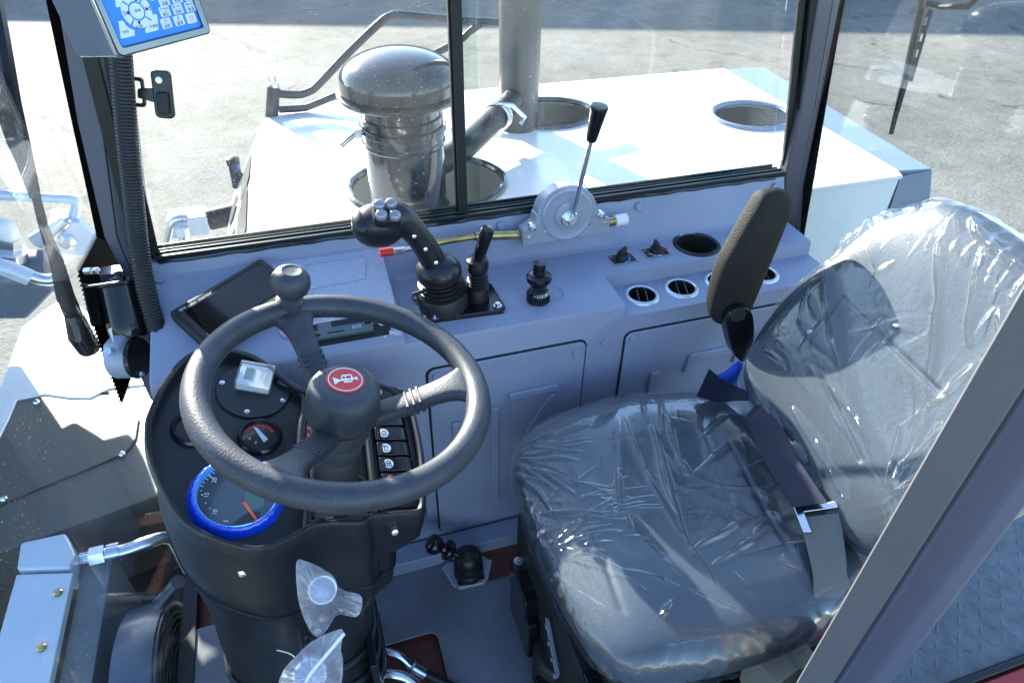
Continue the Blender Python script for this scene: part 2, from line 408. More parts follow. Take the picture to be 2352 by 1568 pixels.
# a long low workshop beyond the yard; its shadow is the blue band along the top of the picture
wsh = thing('workshop_building', 'long grey workshop building at the far side of the yard', 'building', (8, 27, GZ))
mb = MB(); d = V((14.9, -4.65, 0)).normalized(); nrm = V((.297, .955, 0))
c0 = V((-4, 14, 0)) + V((-.327, .945, 0)) * (.9 + (5.2) / math.tan(rad(SUN_EL)))
mm = frame((c0.x, c0.y, GZ), (0, 0, 1), d)
mb.box((6, 4.0, 2.6), (70, 8, 5.2), mm); mb.build('wall', mat('workshop_wall', (.35, .36, .38), .7, var=.1), wsh)
mb = MB(); mb.box((6, 4, 5.25), (70.4, 8.4, .1), mm); mb.build('roof', mat('workshop_roof', (.2, .22, .26), .6), wsh)
for k in range(6): MB().box((-24 + k * 11, -.03, 2.6), (3.4, .08, 1.6), mm).build('window', m_frit, wsh)

# ================================================================ outside the cab
# ---- engine hood
hood = thing('engine_hood', 'white engine hood with oval openings outside the side window', 'engine hood', (.75, 1.85, .2))
HZ = .60
outer = [(-.150, 1.36), (1.585, 1.36), (1.60, 1.40), (1.625, 2.36), (.0, 2.38), (-.06, 2.33), (-.105, 2.235), (-.125, 2.10), (-.135, 1.92)]
ov1 = circ(.205, 48, .305, 1.665, .175); ov2 = circ(.155, 44, .79, 2.075, .13); ov3 = circ(.135, 44, 1.435, 1.875, .12)
MB().plate(outer, [ov1, ov2, ov3], HZ - .012, HZ).build('top_panel', m_white, hood, bevel=.004)
mb = MB()
def wall(a, b, z0, z1, th=.012):
    a, b = V((a[0], a[1], 0)), V((b[0], b[1], 0)); d = b - a
    mb.box((d.length / 2, th / 2, (z0 + z1) / 2), (d.length, th, z1 - z0), frame(a, (0, 0, 1), d.normalized()))
wall((-.10, 1.372), (1.585, 1.372), -.35, HZ - .014)
wall((1.60, 2.36), (0, 2.37), -.35, HZ - .014); wall((1.586, 1.372), (1.61, 2.36), -.35, HZ - .014)
# louvred front side, leaning outward as it goes down
Lt = [V((x, y, HZ - .004)) for x, y in [(-.150, 1.36), (-.135, 1.92), (-.125, 2.10), (-.105, 2.235), (-.06, 2.33)]]
Lb = [p + V((-.105, -.01, -.17)) for p in Lt]; Lc = [p + V((-.02, 0, -.6)) for p in Lb]
mb.add(Lt + Lb + Lc, [(i, i + 1, 6 + i, 5 + i) for i in range(4)] + [(5 + i, 6 + i, 11 + i, 10 + i) for i in range(4)])
mb.build('side_panel', m_white, hood, smooth=30)
for (y0, y1, d0, d1) in ((1.86, 2.08, .10, .45), (1.58, 1.86, .16, .50), (1.62, 1.80, .62, .9), (1.40, 1.58, .30, .70), (1.88, 2.02, .62, .9)):
    def sp_pt(y, d):
        x = np.interp(y, [1.36, 1.92, 2.10, 2.235], [-.150, -.135, -.125, -.105]); return V((x - .105 * d - .003, y - .01 * d, HZ - .004 - .17 * d + .003))
    MB().add([sp_pt(y0, d0 + .12), sp_pt(y0 + .03, d0), sp_pt(y1, d0), sp_pt(y1 - .03, d1 - .1), sp_pt(y1 - .06, d1), sp_pt(y0, d1)], [(0, 1, 2, 3, 4, 5)]).build('louvre', m_blackm, hood, smooth=None)
for i, (ov, cx, cy, rx, ry) in enumerate(((ov1, .305, 1.665, .205, .175), (ov2, .79, 2.075, .155, .13), (ov3, 1.435, 1.875, .135, .12))):
    mb = MB(); mb.tube([(cx + rx * math.cos(a), cy + ry * math.sin(a), HZ + .002) for a in np.linspace(0, 2 * math.pi, 64, endpoint=False)], .010, 8, closed=True)
    mb.build('opening_trim', m_gun if i < 2 else m_bluegrey, hood)
mb = MB(); mb.box((.75, 1.86, .05), (1.6, .92, .02)); mb.box((1.435, 1.9, .30), (.26, .2, .35)); mb.box((.95, 2.1, .33), (.3, .25, .35))
mb.build('engine_bay', mat('engine_bay', (.16, .17, .16), .5, var=.3, vscale=12), hood)
mb = MB(); mb.tube([(.30, 1.60, .50), (.52, 1.60, .52), (.75, 1.62, .5)], .045, 18); mb.box((.40, 1.75, .47), (.30, .03, .02)); mb.box((.33, 1.70, .47), (.03, .3, .02))
mb.build('intake_hose', m_rubber, hood)
mb = MB(); mb.prism([(1.603, 1.40), (1.71, 1.385), (1.80, 2.35), (1.628, 2.36)], HZ - .02, HZ - .006); mb.build('rear_cover', m_bluegrey, hood, bevel=.003)
mb = MB(); mb.add([(1.59, 1.372, HZ - .008), (1.71, 1.383, HZ - .01), (1.735, 1.372, .50), (1.60, 1.372, .46), (1.71, 1.37, -.3), (1.60, 1.37, -.3)], [(0, 1, 2, 3), (3, 2, 4, 5)])
mb.add([(1.71, 1.385, HZ - .01), (1.80, 2.35, HZ - .01), (1.83, 2.35, -.3), (1.735, 1.376, -.3)], [(0, 1, 2, 3)])
mb.build('end_panel', m_bluegrey, hood)
mb = MB(); p = hit(537, 378, 'y', 2.1); mb.cyl(p + V((0, 0, -.07)), p, .02, .016); mb.lathe([(.019, 0), (.02, .02), (.008, .026)], frame(p, (0, 0, 1)), 16); mb.build('latch', m_blackm, hood)

# ---- air cleaner
ac = thing('air_precleaner', 'dark mushroom shaped air intake standing on the white hood', 'air intake', (.245, 1.57, .45))
A0 = V((.238, 1.57, 0)); mz = T(A0.x, A0.y, 0)
MB().lathe([(.100, .45), (.100, .60), (.096, .606), (.0945, .625), (.0945, .76), (.0985, .765), (.0985, .772), (.0955, .777), (.0955, .83)], mz, 48).build('canister', m_gun, ac, smooth=30)
MB().lathe([(.090, .832), (.090, .865), (.10, .868), (.140, .872), (.143, .878), (.143, .882), (.130, .885)], mz, 56).build('flange', m_gun, ac, smooth=30)
prof = [(.130, .886), (.134, .890), (.1335, .909)] + [(.1335 * math.cos(a), .909 + .064 * math.sin(a)) for a in np.linspace(.05, math.pi / 2, 14)]
prof[-1] = (0.0, .973)
MB().lathe(prof, mz, 56).build('dome', m_gun, ac, smooth=30)
mb = MB(); mb.ring([(.099, .795), (.101, .797), (.101, .808), (.099, .81)], mz, 48); mb.build('clamp_band', m_gun, ac)
mb = MB(); q = V((.238 - .098, 1.55, .805)); mb.cyl(q + V((-.005, 0, .004)), q + V((-.055, -.03, -.018)), .006); mb.box((0, 0, 0), (.016, .02, .02), T(q.x - .01, q.y - .006, q.z)); mb.build('clamp_bolt', m_chrome, ac, bevel=.002)

# ---- exhaust stack
ex = thing('exhaust_stack', 'tall grey exhaust pipe rising from the white hood', 'exhaust pipe', (.66, 2.0, .45))
mb = MB(); mb.lathe([(.055, .45), (.056, .56), (.060, .585), (.061, .62), (.061, 2.2), (.057, 2.2)], T(.664, 1.995, 0), 40); mb.build('stack_pipe', m_pipe, ex)
mb = MB(); mb.tube(cat([(.26, 1.60, .665), (.40, 1.70, .668), (.56, 1.87, .69), (.63, 1.95, .70)], 6), .034, 22); mb.build('branch_pipe', m_rubber, ex)
mb = MB(); a = V((.555, 1.862, .689)); dd = V((.16, .17, .02)).normalized(); mb.torus(.037, .006, frame(a, dd)); mb.torus(.037, .006, frame(a + dd * .016, dd))
mb.tube([a + V((.0, -.01, .04)), a + V((.04, -.02, .035)), a + V((.075, -.03, .0)), a + V((.06, -.035, -.015))], .007, 8); mb.build('pipe_clamp', m_chrome, ex)

# ---- mirror arm
ma = thing('mirror_arm', 'bent grey tube mirror arm bolted to the far edge of the hood', 'mirror arm', (-.068, 2.3, .6))
def y23(L, y=2.3): return [hit(u, v, 'y', y) for u, v in L]
MB().tube(cat(y23([(632, 215), (680, 218), (706, 212), (730, 196), (800, 122), (870, 55), (896, 38), (925, 35), (1040, 46), (1150, 53), (1190, 56)]), 5), .0125, 14).build('upper_tube', m_handrail, ma)
MB().tube(cat(y23([(640, 252), (690, 249), (712, 244), (780, 216), (880, 172), (985, 130), (1055, 94), (1078, 74), (1105, 55)]), 5), .0115, 14).build('lower_tube', m_handrail, ma)
a, b = hit(629, 200, 'y', 2.3), hit(624, 268, 'y', 2.3); MB().cyl(b, a, .020).build('socket', m_handrail, ma)
mb = MB(); mb.cyl(a, a + V((0, 0, .035)), .010, seg=6); mb.cyl(a, a + V((0, 0, .012)), .016); mb.build('bolt', m_chrome, ma)

# ---- front body, oil cooler, hydraulics (seen through the windshield)
fb = thing('front_body_cover', 'white and taupe front body cover in front of the windshield', 'body cover', (-.7, 1.7, -.05))
def zz(L, z): return [(p.x, p.y) for p in (hit(u, v, 'z', z) for u, v in L)]
MB().prism(zz([(-40, 985), (0, 888), (50, 750), (125, 695), (172, 690), (330, 830), (360, 880), (250, 892), (205, 914), (160, 913), (100, 905), (38, 917), (20, 960), (-30, 1060)], .1), -.14, .10).build('white_panel', m_white, fb, bevel=.004)
MB().prism(zz([(36, 919), (100, 907), (160, 915), (207, 916), (252, 894), (365, 882), (380, 1132), (345, 1143), (0, 1268), (-120, 1310), (-60, 1090)], .096), -.145, .096).build('cover_sheet', m_taupe, fb, bevel=.003)
mb = MB(); mb.tube([hit(u, v, 'z', .098) for u, v in [(-20, 1170), (100, 1118), (200, 1078), (285, 1042), (300, 1028), (312, 1005), (318, 965)]], .0022, 6); mb.tube([hit(u, v, 'z', .098) for u, v in [(92, 893 + 10), (150, 885 + 25), (250, 850 + 50)]], .0018, 6)
mb.build('sheet_seam', m_dark, fb)
for (u, v) in [(10, 1147), (281, 1044), (85, 925)]:
    p = hit(u, v, 'z', .098); MB().lathe([(.009, 0), (.009, .005), (.006, .009), (.0, .010)], frame(p, (0, 0, 1)), 14).build('cover_bolt', m_chrome, fb)
mb = MB(); mb.box((-1.0, 1.0, -.30), (1.14, 1.42, .28)); mb.build('front_chassis', m_blackm, fb)

oc = thing('oil_cooler', 'oil cooler with pale aluminium top plate and black round fan', 'oil cooler', (-.62, .95, -.5))
MB().prism([(-.735, 1.105), (-.622, 1.075), (-.622, .5), (-.735, .5)], .08, .100).build('top_plate', m_alum, oc, bevel=.003)
mb = MB(); mb.prism([(-.742, 1.185), (-.652, 1.185), (-.622, 1.12), (-.626, 1.083), (-.735, 1.112)], .02, .108); mb.build('header_tank', m_alum, oc, bevel=.008)
MB().prism([(-.62, 1.15), (-.56, 1.13), (-.562, .5), (-.62, .5)], -.5, .068).build('core', m_core, oc, bevel=.003)
for (x, y) in [(-.642, 1.03), (-.65, .91)]:
    mb = MB(); mb.lathe([(.009, 0), (.009, .004), (.006, .007), (0, .0075)], T(x, y, .100), 16); mb.box((0, 0, .008), (.009, .0022, .001), T(x, y, .1)); mb.box((0, 0, .0082), (.0022, .009, .001), T(x, y, .1)); mb.build('screw', m_brass, oc)
FC = V((-.475, .85, -.125)); fm = frame(FC, (1, 0, 0), (0, 1, 0))
MB().lathe([(.212, -.05), (.215, .0), (.205, .03), (.198, .03), (.195, 0)], fm, 56, True).build('fan_shroud', m_dkgrey, oc)
mb = MB()
for k in range(1, 16): mb.torus(.02 + k * .0125, .0022, fm @ T(0, 0, .052 - .00012 * k * k), 56, 6)
for k in range(6):
    a = k * math.pi / 3; mb.tube([fm @ V((.02 * math.cos(a), .02 * math.sin(a), .055)), fm @ V((.21 * math.cos(a), .21 * math.sin(a), .028))], .004, 6)
mb.build('fan_grille', m_blackm, oc)
mb = MB(); mb.lathe([(.05, .0), (.05, .05), (.04, .062), (0, .062)], fm, 24)
for k in range(7):
    a = k * 2 * math.pi / 7; mb.box((.12, 0, 0), (.14, .05, .004), fm @ M4.Rotation(a, 4, 'Z') @ M4.Rotation(.5, 4, 'X'))
mb.build('fan_rotor', m_blackg, oc)
mb = MB(); e0 = V((-.622, 1.125, .075)); P = [e0, e0 + V((.04, -.002, 0)), e0 + V((.09, -.003, 0)), e0 + V((.135, .005, .0)), e0 + V((.16, .02, -.015)), e0 + V((.165, .03, -.06)), e0 + V((.165, .03, -.2))]
mb.tube(cat(P, 6), .016, 18); mb.cyl(e0 + V((.02, 0, 0)), e0 + V((.05, 0, 0)), .022, seg=6); mb.cyl(e0 + V((.055, 0, 0)), e0 + V((.08, 0, 0)), .021, seg=20); mb.build('elbow_hose', m_chrome, oc)
mb = MB(); mb.tube([hit(365, 1385, 'x', -.44), hit(410, 1335, 'x', -.36)], .013, 14); mb.build('drain_tube', m_chrome, oc)

def ptube(mb, L, y, r, n=5, seg=16): mb.tube(cat([hit(u, v, 'y', y) for u, v in L], n), r, seg); return mb
lc = thing('lift_cylinder', 'grey lift cylinder with hose fittings seen left of the front pillar', 'hydraulic cylinder', tuple(hit(40, 680, 'y', 1.9)))
mb = MB(); mb.cyl(hit(-60, 640, 'y', 1.94), hit(120, 622, 'y', 1.94), .062); mb.build('barrel', m_dkgrey, lc)
mb = MB(); mb.cyl(hit(20, 572, 'y', 1.9), hit(20, 545, 'y', 1.9), .030, seg=6); mb.cyl(hit(18, 590, 'y', 1.9), hit(18, 572, 'y', 1.9), .045); mb.build('union_nut', m_chrome, lc, smooth=25)
mb = ptube(MB(), [(-40, 545), (-10, 530), (6, 520), (18, 528), (20, 546)], 1.9, .022); mb.build('elbow', m_whitep, lc)
mb = ptube(MB(), [(-60, 590), (-10, 610), (20, 618), (70, 638)], 1.8, .022); mb.build('hose_ferrule', m_alum, lc)
mb = ptube(MB(), [(70, 634), (100, 642), (128, 640), (136, 626), (134, 606)], 1.8, .016); mb.build('hose_tube', m_chrome, lc)
mb = MB(); mb.prism([(-.06, 0), (.10, .01), (.13, -.04), (.07, -.09), (.03, -.12), (-.06, -.10)], 0, .05, frame(hit(0, 635, 'y', 1.93), (0, -1, 0), (1, 0, 0))); mb.build('clevis', m_dkgrey, lc, bevel=.01)
MB().prism([(-2.6, .1), (-.97, .2), (-.86, .45), (-.80, .6), (-.80, .9), (-1.2, 1.15), (-2.6, 1.15)], -2.12, -2.0, M4(((1, 0, 0, 0), (0, 0, -1, 0), (0, 1, 0, 0), (0, 0, 0, 1)))).build('shade_arm', m_dkgrey, lc, bevel=.01)  # unseen arm, added and shaped to shade the cooler and cover sheet
hp = thing('hydraulic_pipe', 'pale bent pipe clamped above the lift cylinder', 'pipe', tuple(hit(160, 540, 'y', 2.0)))
mb = ptube(MB(), [(-40, 446), (40, 450), (120, 456), (160, 458), (176, 468), (172, 492), (166, 530)], 2.0, .0145); mb.build('bent_pipe', m_alum, hp)
mb = MB(); fm2 = frame(hit(165, 540, 'y', 2.0), (0, -1, 0), (1, 0, 0)); mb.prism([(-.02, .06), (.04, .05), (.085, -.02), (.06, -.07), (-.01, -.05), (-.09, -.01), (-.1, .02)], 0, .03, fm2); mb.build('clamp_bracket', m_alum, hp, bevel=.006)
mb = MB(); mb.lathe([(.022, 0), (.022, .012), (.012, .02), (.012, .03), (0, .03)], fm2 @ T(-.005, 0, .03), 20); mb.cyl(hit(110, 550, 'y', 1.98), hit(155, 505, 'y', 1.98), .018); mb.build('clamp_bolt', m_chrome, hp)
vb = thing('valve_block', 'small silver valve block with elbows beside the louvred hood side', 'valve block', tuple(hit(430, 540, 'y', 2.0)))
mb = MB(); p = hit(435, 510, 'y', 2.0); mb.box((0, 0, 0), (.11, .08, .06), T(*p)); mb.box((-.02, -.05, 0), (.03, .03, .03), T(*p)); mb.build('block', m_alum, vb, bevel=.006)
mb = MB(); mb.cyl(p + V((.055, 0, .0)), p + V((.14, 0, .01)), .032); mb.build('solenoid', m_blackm, vb)
mb = ptube(MB(), [(430, 503), (408, 503), (396, 515), (388, 545), (375, 580)], 1.97, .014); ptube(mb, [(425, 520), (424, 545), (410, 575)], 1.95, .012); mb.build('elbow_tube', m_chrome, vb)

# ================================================================ cab shell and glazing
cabf = thing('cab_frame', 'dark cab frame pillars around the side window and at the door', 'cab frame', (.4, .8, 0))
# front pillar: folded profile running up beside the side window
def strip(L, R, th, name, mt, par=cabf, dirn=V((0, 1, 0))):
    mb = MB(); n = len(L); vs_ = []
    for p, q in zip(L, R): vs_ += [p, q, q + dirn * th, p + dirn * th]
    fs = []
    for i in range(n - 1):
        for k in range(4): fs.append((4 * i + k, 4 * i + (k + 1) % 4, 4 * i + 4 + (k + 1) % 4, 4 * i + 4 + k))
    fs += [(3, 2, 1, 0), tuple(4 * (n - 1) + k for k in range(4))]
    return mb.add(vs_, fs).build(name, mt, par, bevel=.004)
def yh(u, v, y): return hit(u, v, 'y', y)
top = V((.04, .0, .42))
def ext(L, k=1.0): return [L[0] + (L[0] - L[1]).normalized() * .55] + L
PL = ext([yh(132, 0, 1.262), yh(178, 280, 1.262), yh(240, 545, 1.262), yh(290, 640, 1.262), V((-.33, 1.262, .02))])
PMid = ext([yh(172, 0, 1.245), yh(232, 280, 1.245), yh(268, 545, 1.245), yh(306, 640, 1.245), V((-.326, 1.245, .02))])
PR = ext([yh(248, 0, 1.252), yh(268, 280, 1.252), yh(300, 500, 1.252), V((-.322, 1.252, .62)), V((-.325, 1.252, .02))])
PRR = ext([yh(290, 0, 1.270), yh(312, 280, 1.270), yh(345, 560, 1.270), V((-.292, 1.270, .62)), V((-.30, 1.270, .02))])
strip(PL, PMid, .03, 'front_pillar', m_pillar)
strip([p + V((.001, .001, 0)) for p in PMid], PR, .03, 'front_pillar', m_pillar)
strip([p + V((.001, .002, 0)) for p in PR], PRR, .03, 'front_pillar', m_pillar)
# rear pillar
RL = ext([yh(1880, 0, 1.235), yh(1840, 250, 1.235), yh(1806, 395, 1.235), V((1.10, 1.235, .6)), V((1.12, 1.235, .02))])
RM = ext([V(hit(1914, 0, 'x', 1.085)), V(hit(1872, 250, 'x', 1.10)), V(hit(1836, 430, 'x', 1.11)), V((1.125, 1.205, .6)), V((1.135, 1.20, .02))])
RR2 = ext([V(hit(1930, 0, 'x', 1.118)), V(hit(1882, 250, 'x', 1.128)), V(hit(1846, 430, 'x', 1.132)), V((1.135, 1.185, .55)), V((1.145, 1.15, .02))])
strip(RL, RM, .03, 'rear_pillar', m_pillar2)
strip([p + V((.001, .001, 0)) for p in RM], RR2, .03, 'rear_pillar', m_pillar2)
MB().box((.4, 1.30, .34), (1.62, .03, .68)).build('side_wall', m_pillar, cabf)
MB().box((1.15, .93, .20), (.03, .60, .40)).build('rear_wall', m_pillar, cabf)
MB().box((-.62, .55, -.02), (.5, 1.2, .04)) if False else None

# side window
sw = thing('side_window', 'sliding side window with black rails above the grey console', 'window', (.39, 1.26, .73))
wl_t, wl_b = V((-.205, 1.27, 1.60)), V((-.288, 1.27, .727)); wr_t, wr_b = V((.90, 1.27, 1.62)), V((1.079, 1.27, .727))
mb = MB()
for (y0, y1, z0, z1) in ((1.237, 1.292, .712, .7185), (1.238, 1.246, .7185, .7275), (1.250, 1.256, .7185, .7300), (1.266, 1.270, .7185, .7275), (1.284, 1.290, .7185, .7265)):
    mb.box((.39, (y0 + y1) / 2, (z0 + z1) / 2), (1.37, y1 - y0, z1 - z0))
mb.build('bottom_rail', m_alu, sw, bevel=.0015)
mb = MB(); mb.tube([(-.29 + k * .02, 1.2375 + .0012 * math.sin(k * 2.1), .7165 + .0010 * math.sin(k * 1.3)) for k in range(68)], .0048, 8); mb.build('sealant', m_blackg, sw)
for nm, bb, tt, sx in (('rear_jamb', wr_b, wr_t, 1), ('front_jamb', wl_b, wl_t, -1)):
    mb = MB()
    for (dx, y0, y1, wd) in ((0, 1.25, 1.256, .016), (.012, 1.256, 1.275, .02), (.02, 1.24, 1.25, .022)):
        a = V((bb.x + sx * dx, y0, bb.z - .01)); b = V((tt.x + sx * dx, y0, tt.z))
        mb.add([a, a + V((sx * wd, 0, 0)), b + V((sx * wd, 0, 0)), b] + [q + V((0, y1 - y0, 0)) for q in (a, a + V((sx * wd, 0, 0)), b + V((sx * wd, 0, 0)), b)],
               [(0, 1, 2, 3), (4, 7, 6, 5), (0, 4, 5, 1), (1, 5, 6, 2), (2, 6, 7, 3), (3, 7, 4, 0)])
    mb.build(nm, m_alu, sw, bevel=.0012)
mb = MB(); mb.box((.301, 1.265, 1.17), (.019, .022, .90)); mb.box((.289, 1.268, 1.17), (.004, .012, .90)); mb.build('mullion', m_blackm, sw, bevel=.0015)
def pane(L, th, name, mt, par):
    n = (L[1] - L[0]).cross(L[2] - L[0]).normalized() * th; k = len(L)
    return MB().add(L + [p + n for p in L], [tuple(range(k)), tuple(range(2 * k - 1, k - 1, -1))] + [(i, k + i, k + (i + 1) % k, (i + 1) % k) for i in range(k)]).build(name, mt, par, smooth=None)
pane([V((-.284, 1.272, .722)), V((.295, 1.272, .722)), V((.295, 1.272, 1.6)), V((-.205, 1.272, 1.6))], .004, 'front_pane', m_glass, sw)
pane([V((.29, 1.284, .722)), V((1.07, 1.284, .722)), V((.90, 1.284, 1.6)), V((.29, 1.284, 1.6))], .004, 'rear_pane', m_glass, sw)
pane([V((.311, 1.2785, .722)), V((.342, 1.2785, .722)), V((.342, 1.2785, 1.6)), V((.311, 1.2785, 1.6))], .004, 'pane_edge', m_glass2, sw)

# window latch
wlt = thing('window_latch', 'black plastic latch handle fixed to the left edge of the side window', 'latch', tuple(yh(372, 260, 1.25)))
lm = frame(yh(368, 216, 1.235), (-.15, -1, .25), (1, .1, -.17))
mb = MB(); mb.prism(rrect(.030, .074, .008), 0, .010, lm @ T(.006, 0, 0)); mb.build('handle', m_black, wlt, bevel=.003)
mb = MB(); mb.prism(rrect(.017, .034, .004), 0, .009, lm @ T(.007, -.013, .010)); mb.build('grip', m_blackm, wlt, bevel=.003)
mb = MB(); mb.lathe([(.005, 0), (.005, .003), (0, .0035)], lm @ T(.004, .022, .010), 14); mb.build('screw', m_chrome, wlt)
mb = MB(); mb.prism([(-.006, .010), (-.032, .006), (-.034, -.008), (-.006, -.014)], -.004, .006, lm); mb.build('arm', m_black, wlt, bevel=.002)
mb = MB(); mb.plate(rrect(.028, .046, .006, cx=-.038, cy=.0), [rrect(.014, .034, .003, cx=-.036, cy=.0)], -.008, 0, lm); mb.build('bracket', m_black, wlt, bevel=.002)

# windshield
ws = thing('windshield', 'front windshield glass with black dotted ceramic border', 'windshield', (-.42, .9, 0))
F0 = V(yh(105, 0, 1.27)); F1 = V(yh(222, 548, 1.27)); 
Fu = F0 + (F0 - F1).normalized() * .5
# glass: upper pane raked, lower pane upright
F2 = V((-.42, 1.225, .727)); F3 = V(hit(280, 930, 'x', -.42)); 
low = [V((-.421, 1.275, 1.65)), V((-.421, 1.275, -.15)), V((-.421, .10, -.15)), V((-.421, .10, 1.65))]
pane(low, .004, 'glass_pane', m_wind, ws)
# ceramic border
inr = [(105, 0), (128, 110), (160, 260), (192, 405), (222, 545)]
outr = [(140, 0), (165, 110), (200, 260), (232, 405), (262, 560)]
mb = MB()
Li = [yh(u, v, 1.272) for u, v in inr]; Lo = [yh(u, v, 1.272) for u, v in outr]; Li = [Li[0] + (Li[0] - Li[1]) * 3] + Li; Lo = [Lo[0] + (Lo[0] - Lo[1]) * 3] + Lo
for i in range(len(Li) - 1): mb.add([Li[i], Lo[i], Lo[i + 1], Li[i + 1]], [(0, 1, 2, 3)])
def xh(u, v, x=-.417): return hit(u, v, 'x', x)
lowp = [(222, 545), (180, 625), (205, 715), (232, 800), (258, 870), (279, 925), (292, 890), (303, 858), (318, 852), (348, 918), (372, 900), (345, 800), (300, 640), (262, 556)]
mb.prism([(p.y, p.z) for p in (xh(u, v) for u, v in lowp)], -.0005, .0005, M4(((0, 0, 1, -.4165), (1, 0, 0, 0), (0, 1, 0, 0), (0, 0, 0, 1))))
mb.build('ceramic_border', m_frit, ws, smooth=None)
mb = MB(); 
def dots(P, side, n, far=.016, s=.0026):
    P = [V(p) for p in P]; seg = [(P[i + 1] - P[i]).length for i in range(len(P) - 1)]; tot = sum(seg); nrm_ = side
    for k in range(n):
        d_ = tot * k / n; i = 0
        while i < len(seg) - 1 and d_ > seg[i]: d_ -= seg[i]; i += 1
        tdir = (P[i + 1] - P[i]).normalized(); p = P[i] + tdir * d_; out = nrm_.cross(tdir).normalized()
        w0 = tot / n * .42
        if far > .014:
            for r_ in range(3):
                q = p + out * (.002 + r_ * .0042) + tdir * (tot / n * .5 * (r_ % 2)); ww = w0 * (1 - .22 * r_)
                mb.add([q - tdir * ww, q + out * ww * 1.1, q + tdir * ww, q - out * ww * 1.1], [(0, 1, 2, 3)])
        else:
            mb.add([p - tdir * w0, p + tdir * w0, p + out * far], [(0, 1, 2)])
dots([p + V((0, -.0005, 0)) for p in Li[0:]], V((0, -1, 0)), 150, far=.016)
mb.build('dot_band', m_frit, ws, smooth=None); mb = MB(); dots([xh(u, v, -.4155) for u, v in lowp[:6]], V((-1, 0, 0)), 52, far=.013)
mb.build('dot_band', m_frit, ws, smooth=None); mb = MB(); dots([xh(u, v, -.4155) for u, v in lowp[5:8]], V((-1, 0, 0)), 11, far=.010)
mb.build('dot_band', m_frit, ws, smooth=None); mb = MB(); dots([xh(u, v, -.4155) for u, v in lowp[8:10]], V((-1, 0, 0)), 12, far=.010)
mb.build('dot_band', m_frit, ws, smooth=None)

# rear window
rw = thing('rear_window', 'rear window glass with dotted black border behind the seat', 'window', (1.135, .8, .4))
pane([V((1.136, 1.30, .40)), V((1.136, .25, .40)), V((1.136, .25, 1.6)), V((1.136, 1.34, 1.6))], .004, 'glass_pane', glass('rear_glass', (.93, .96, .95), .04, haze=.006, dirt=.3), rw)
ri = [hit(1941, 0, 'x', 1.134), hit(1905, 200, 'x', 1.134), hit(1872, 400, 'x', 1.134), hit(1842, 570, 'x', 1.134)]
ro = [hit(1915, 0, 'x', 1.134), hit(1876, 200, 'x', 1.134), hit(1843, 400, 'x', 1.134), hit(1815, 570, 'x', 1.134)]
ri = [ri[0] + (ri[0] - ri[1]) * 2] + ri; ro = [ro[0] + (ro[0] - ro[1]) * 2] + ro
ri.append(V((1.134, 1.13, .43))); ro.append(V((1.134, 1.20, .43)))
mb = MB()
for i in range(len(ri) - 1): mb.add([ri[i], ro[i], ro[i + 1], ri[i + 1]], [(0, 1, 2, 3)])
mb.build('ceramic_border', m_frit, rw, smooth=None)
mb = MB(); dots([p + V((-.0005, 0, 0)) for p in ri], V((1, 0, 0)), 190, far=.016); mb.build('dot_band', m_frit, rw, smooth=None)

# wipers
fwp = thing('front_wiper', 'black front wiper arm and blade outside the windshield', 'wiper', tuple(hit(200, 790, 'x', -.47)))
def xp(L, x): return [hit(u, v, 'x', x) for u, v in L]
mb = MB(); mb.tube(xp([(-22, -60), (0, 70), (28, 240), (60, 380), (82, 455)], -.5), [.012, .015, .016, .015, .010], 8); mb.build('blade_holder', m_blackg, fwp)
mb = MB(); mb.tube(xp([(-20, 190), (5, 250), (30, 330), (70, 430)], -.505), [.006, .012, .010, .004], 8); mb.build('blade', m_rubber, fwp)
mb = MB(); mb.tube(xp([(80, 440), (100, 520), (130, 600), (150, 680), (178, 745)], -.5), [.008, .009, .013, .017, .018], 10); mb.build('arm', m_blackm, fwp)
mb = MB(); mb.tube(xp([(170, 725), (185, 770), (205, 800)], -.49), [.018, .024, .022], 12); mb.build('arm_base', m_blackg, fwp)
rwp = thing('rear_wiper', 'black rear wiper blade hanging outside the rear window', 'wiper', tuple(hit(2045, 310, 'x', 1.2)))
mb = MB(); mb.tube(xp([(2128, -40), (2118, 20), (2085, 160), (2055, 270), (2046, 308)], 1.19), [.008, .009, .008, .006, .005], 8); mb.build('blade', m_blackg, rwp)
P0, P1 = xp([(2132, 20), (2088, 185)], 1.185); dv = (P1 - P0).normalized()
mb = MB()
for k in range(9):
    if k % 2 == 0 or k > 6: 
        q = P0.lerp(P1, (k + .5) / 9); mb.box((0, 0, 0), (.004, .012, (P1 - P0).length / 9), frame(q, dv, (1, 0, 0)))
o1, o2 = P0 + V((0, -.010, 0)), P1 + V((0, -.006, 0)); mb.tube([o1, o2], .0028, 6)
mb.build('blade_frame', m_blackm, rwp)
mb = MB(); mb.tube(xp([(2135, 8), (2165, 16), (2225, 14), (2240, 0), (2250, -30)], 1.2), .006, 8); mb.build('arm', m_blackm, rwp)

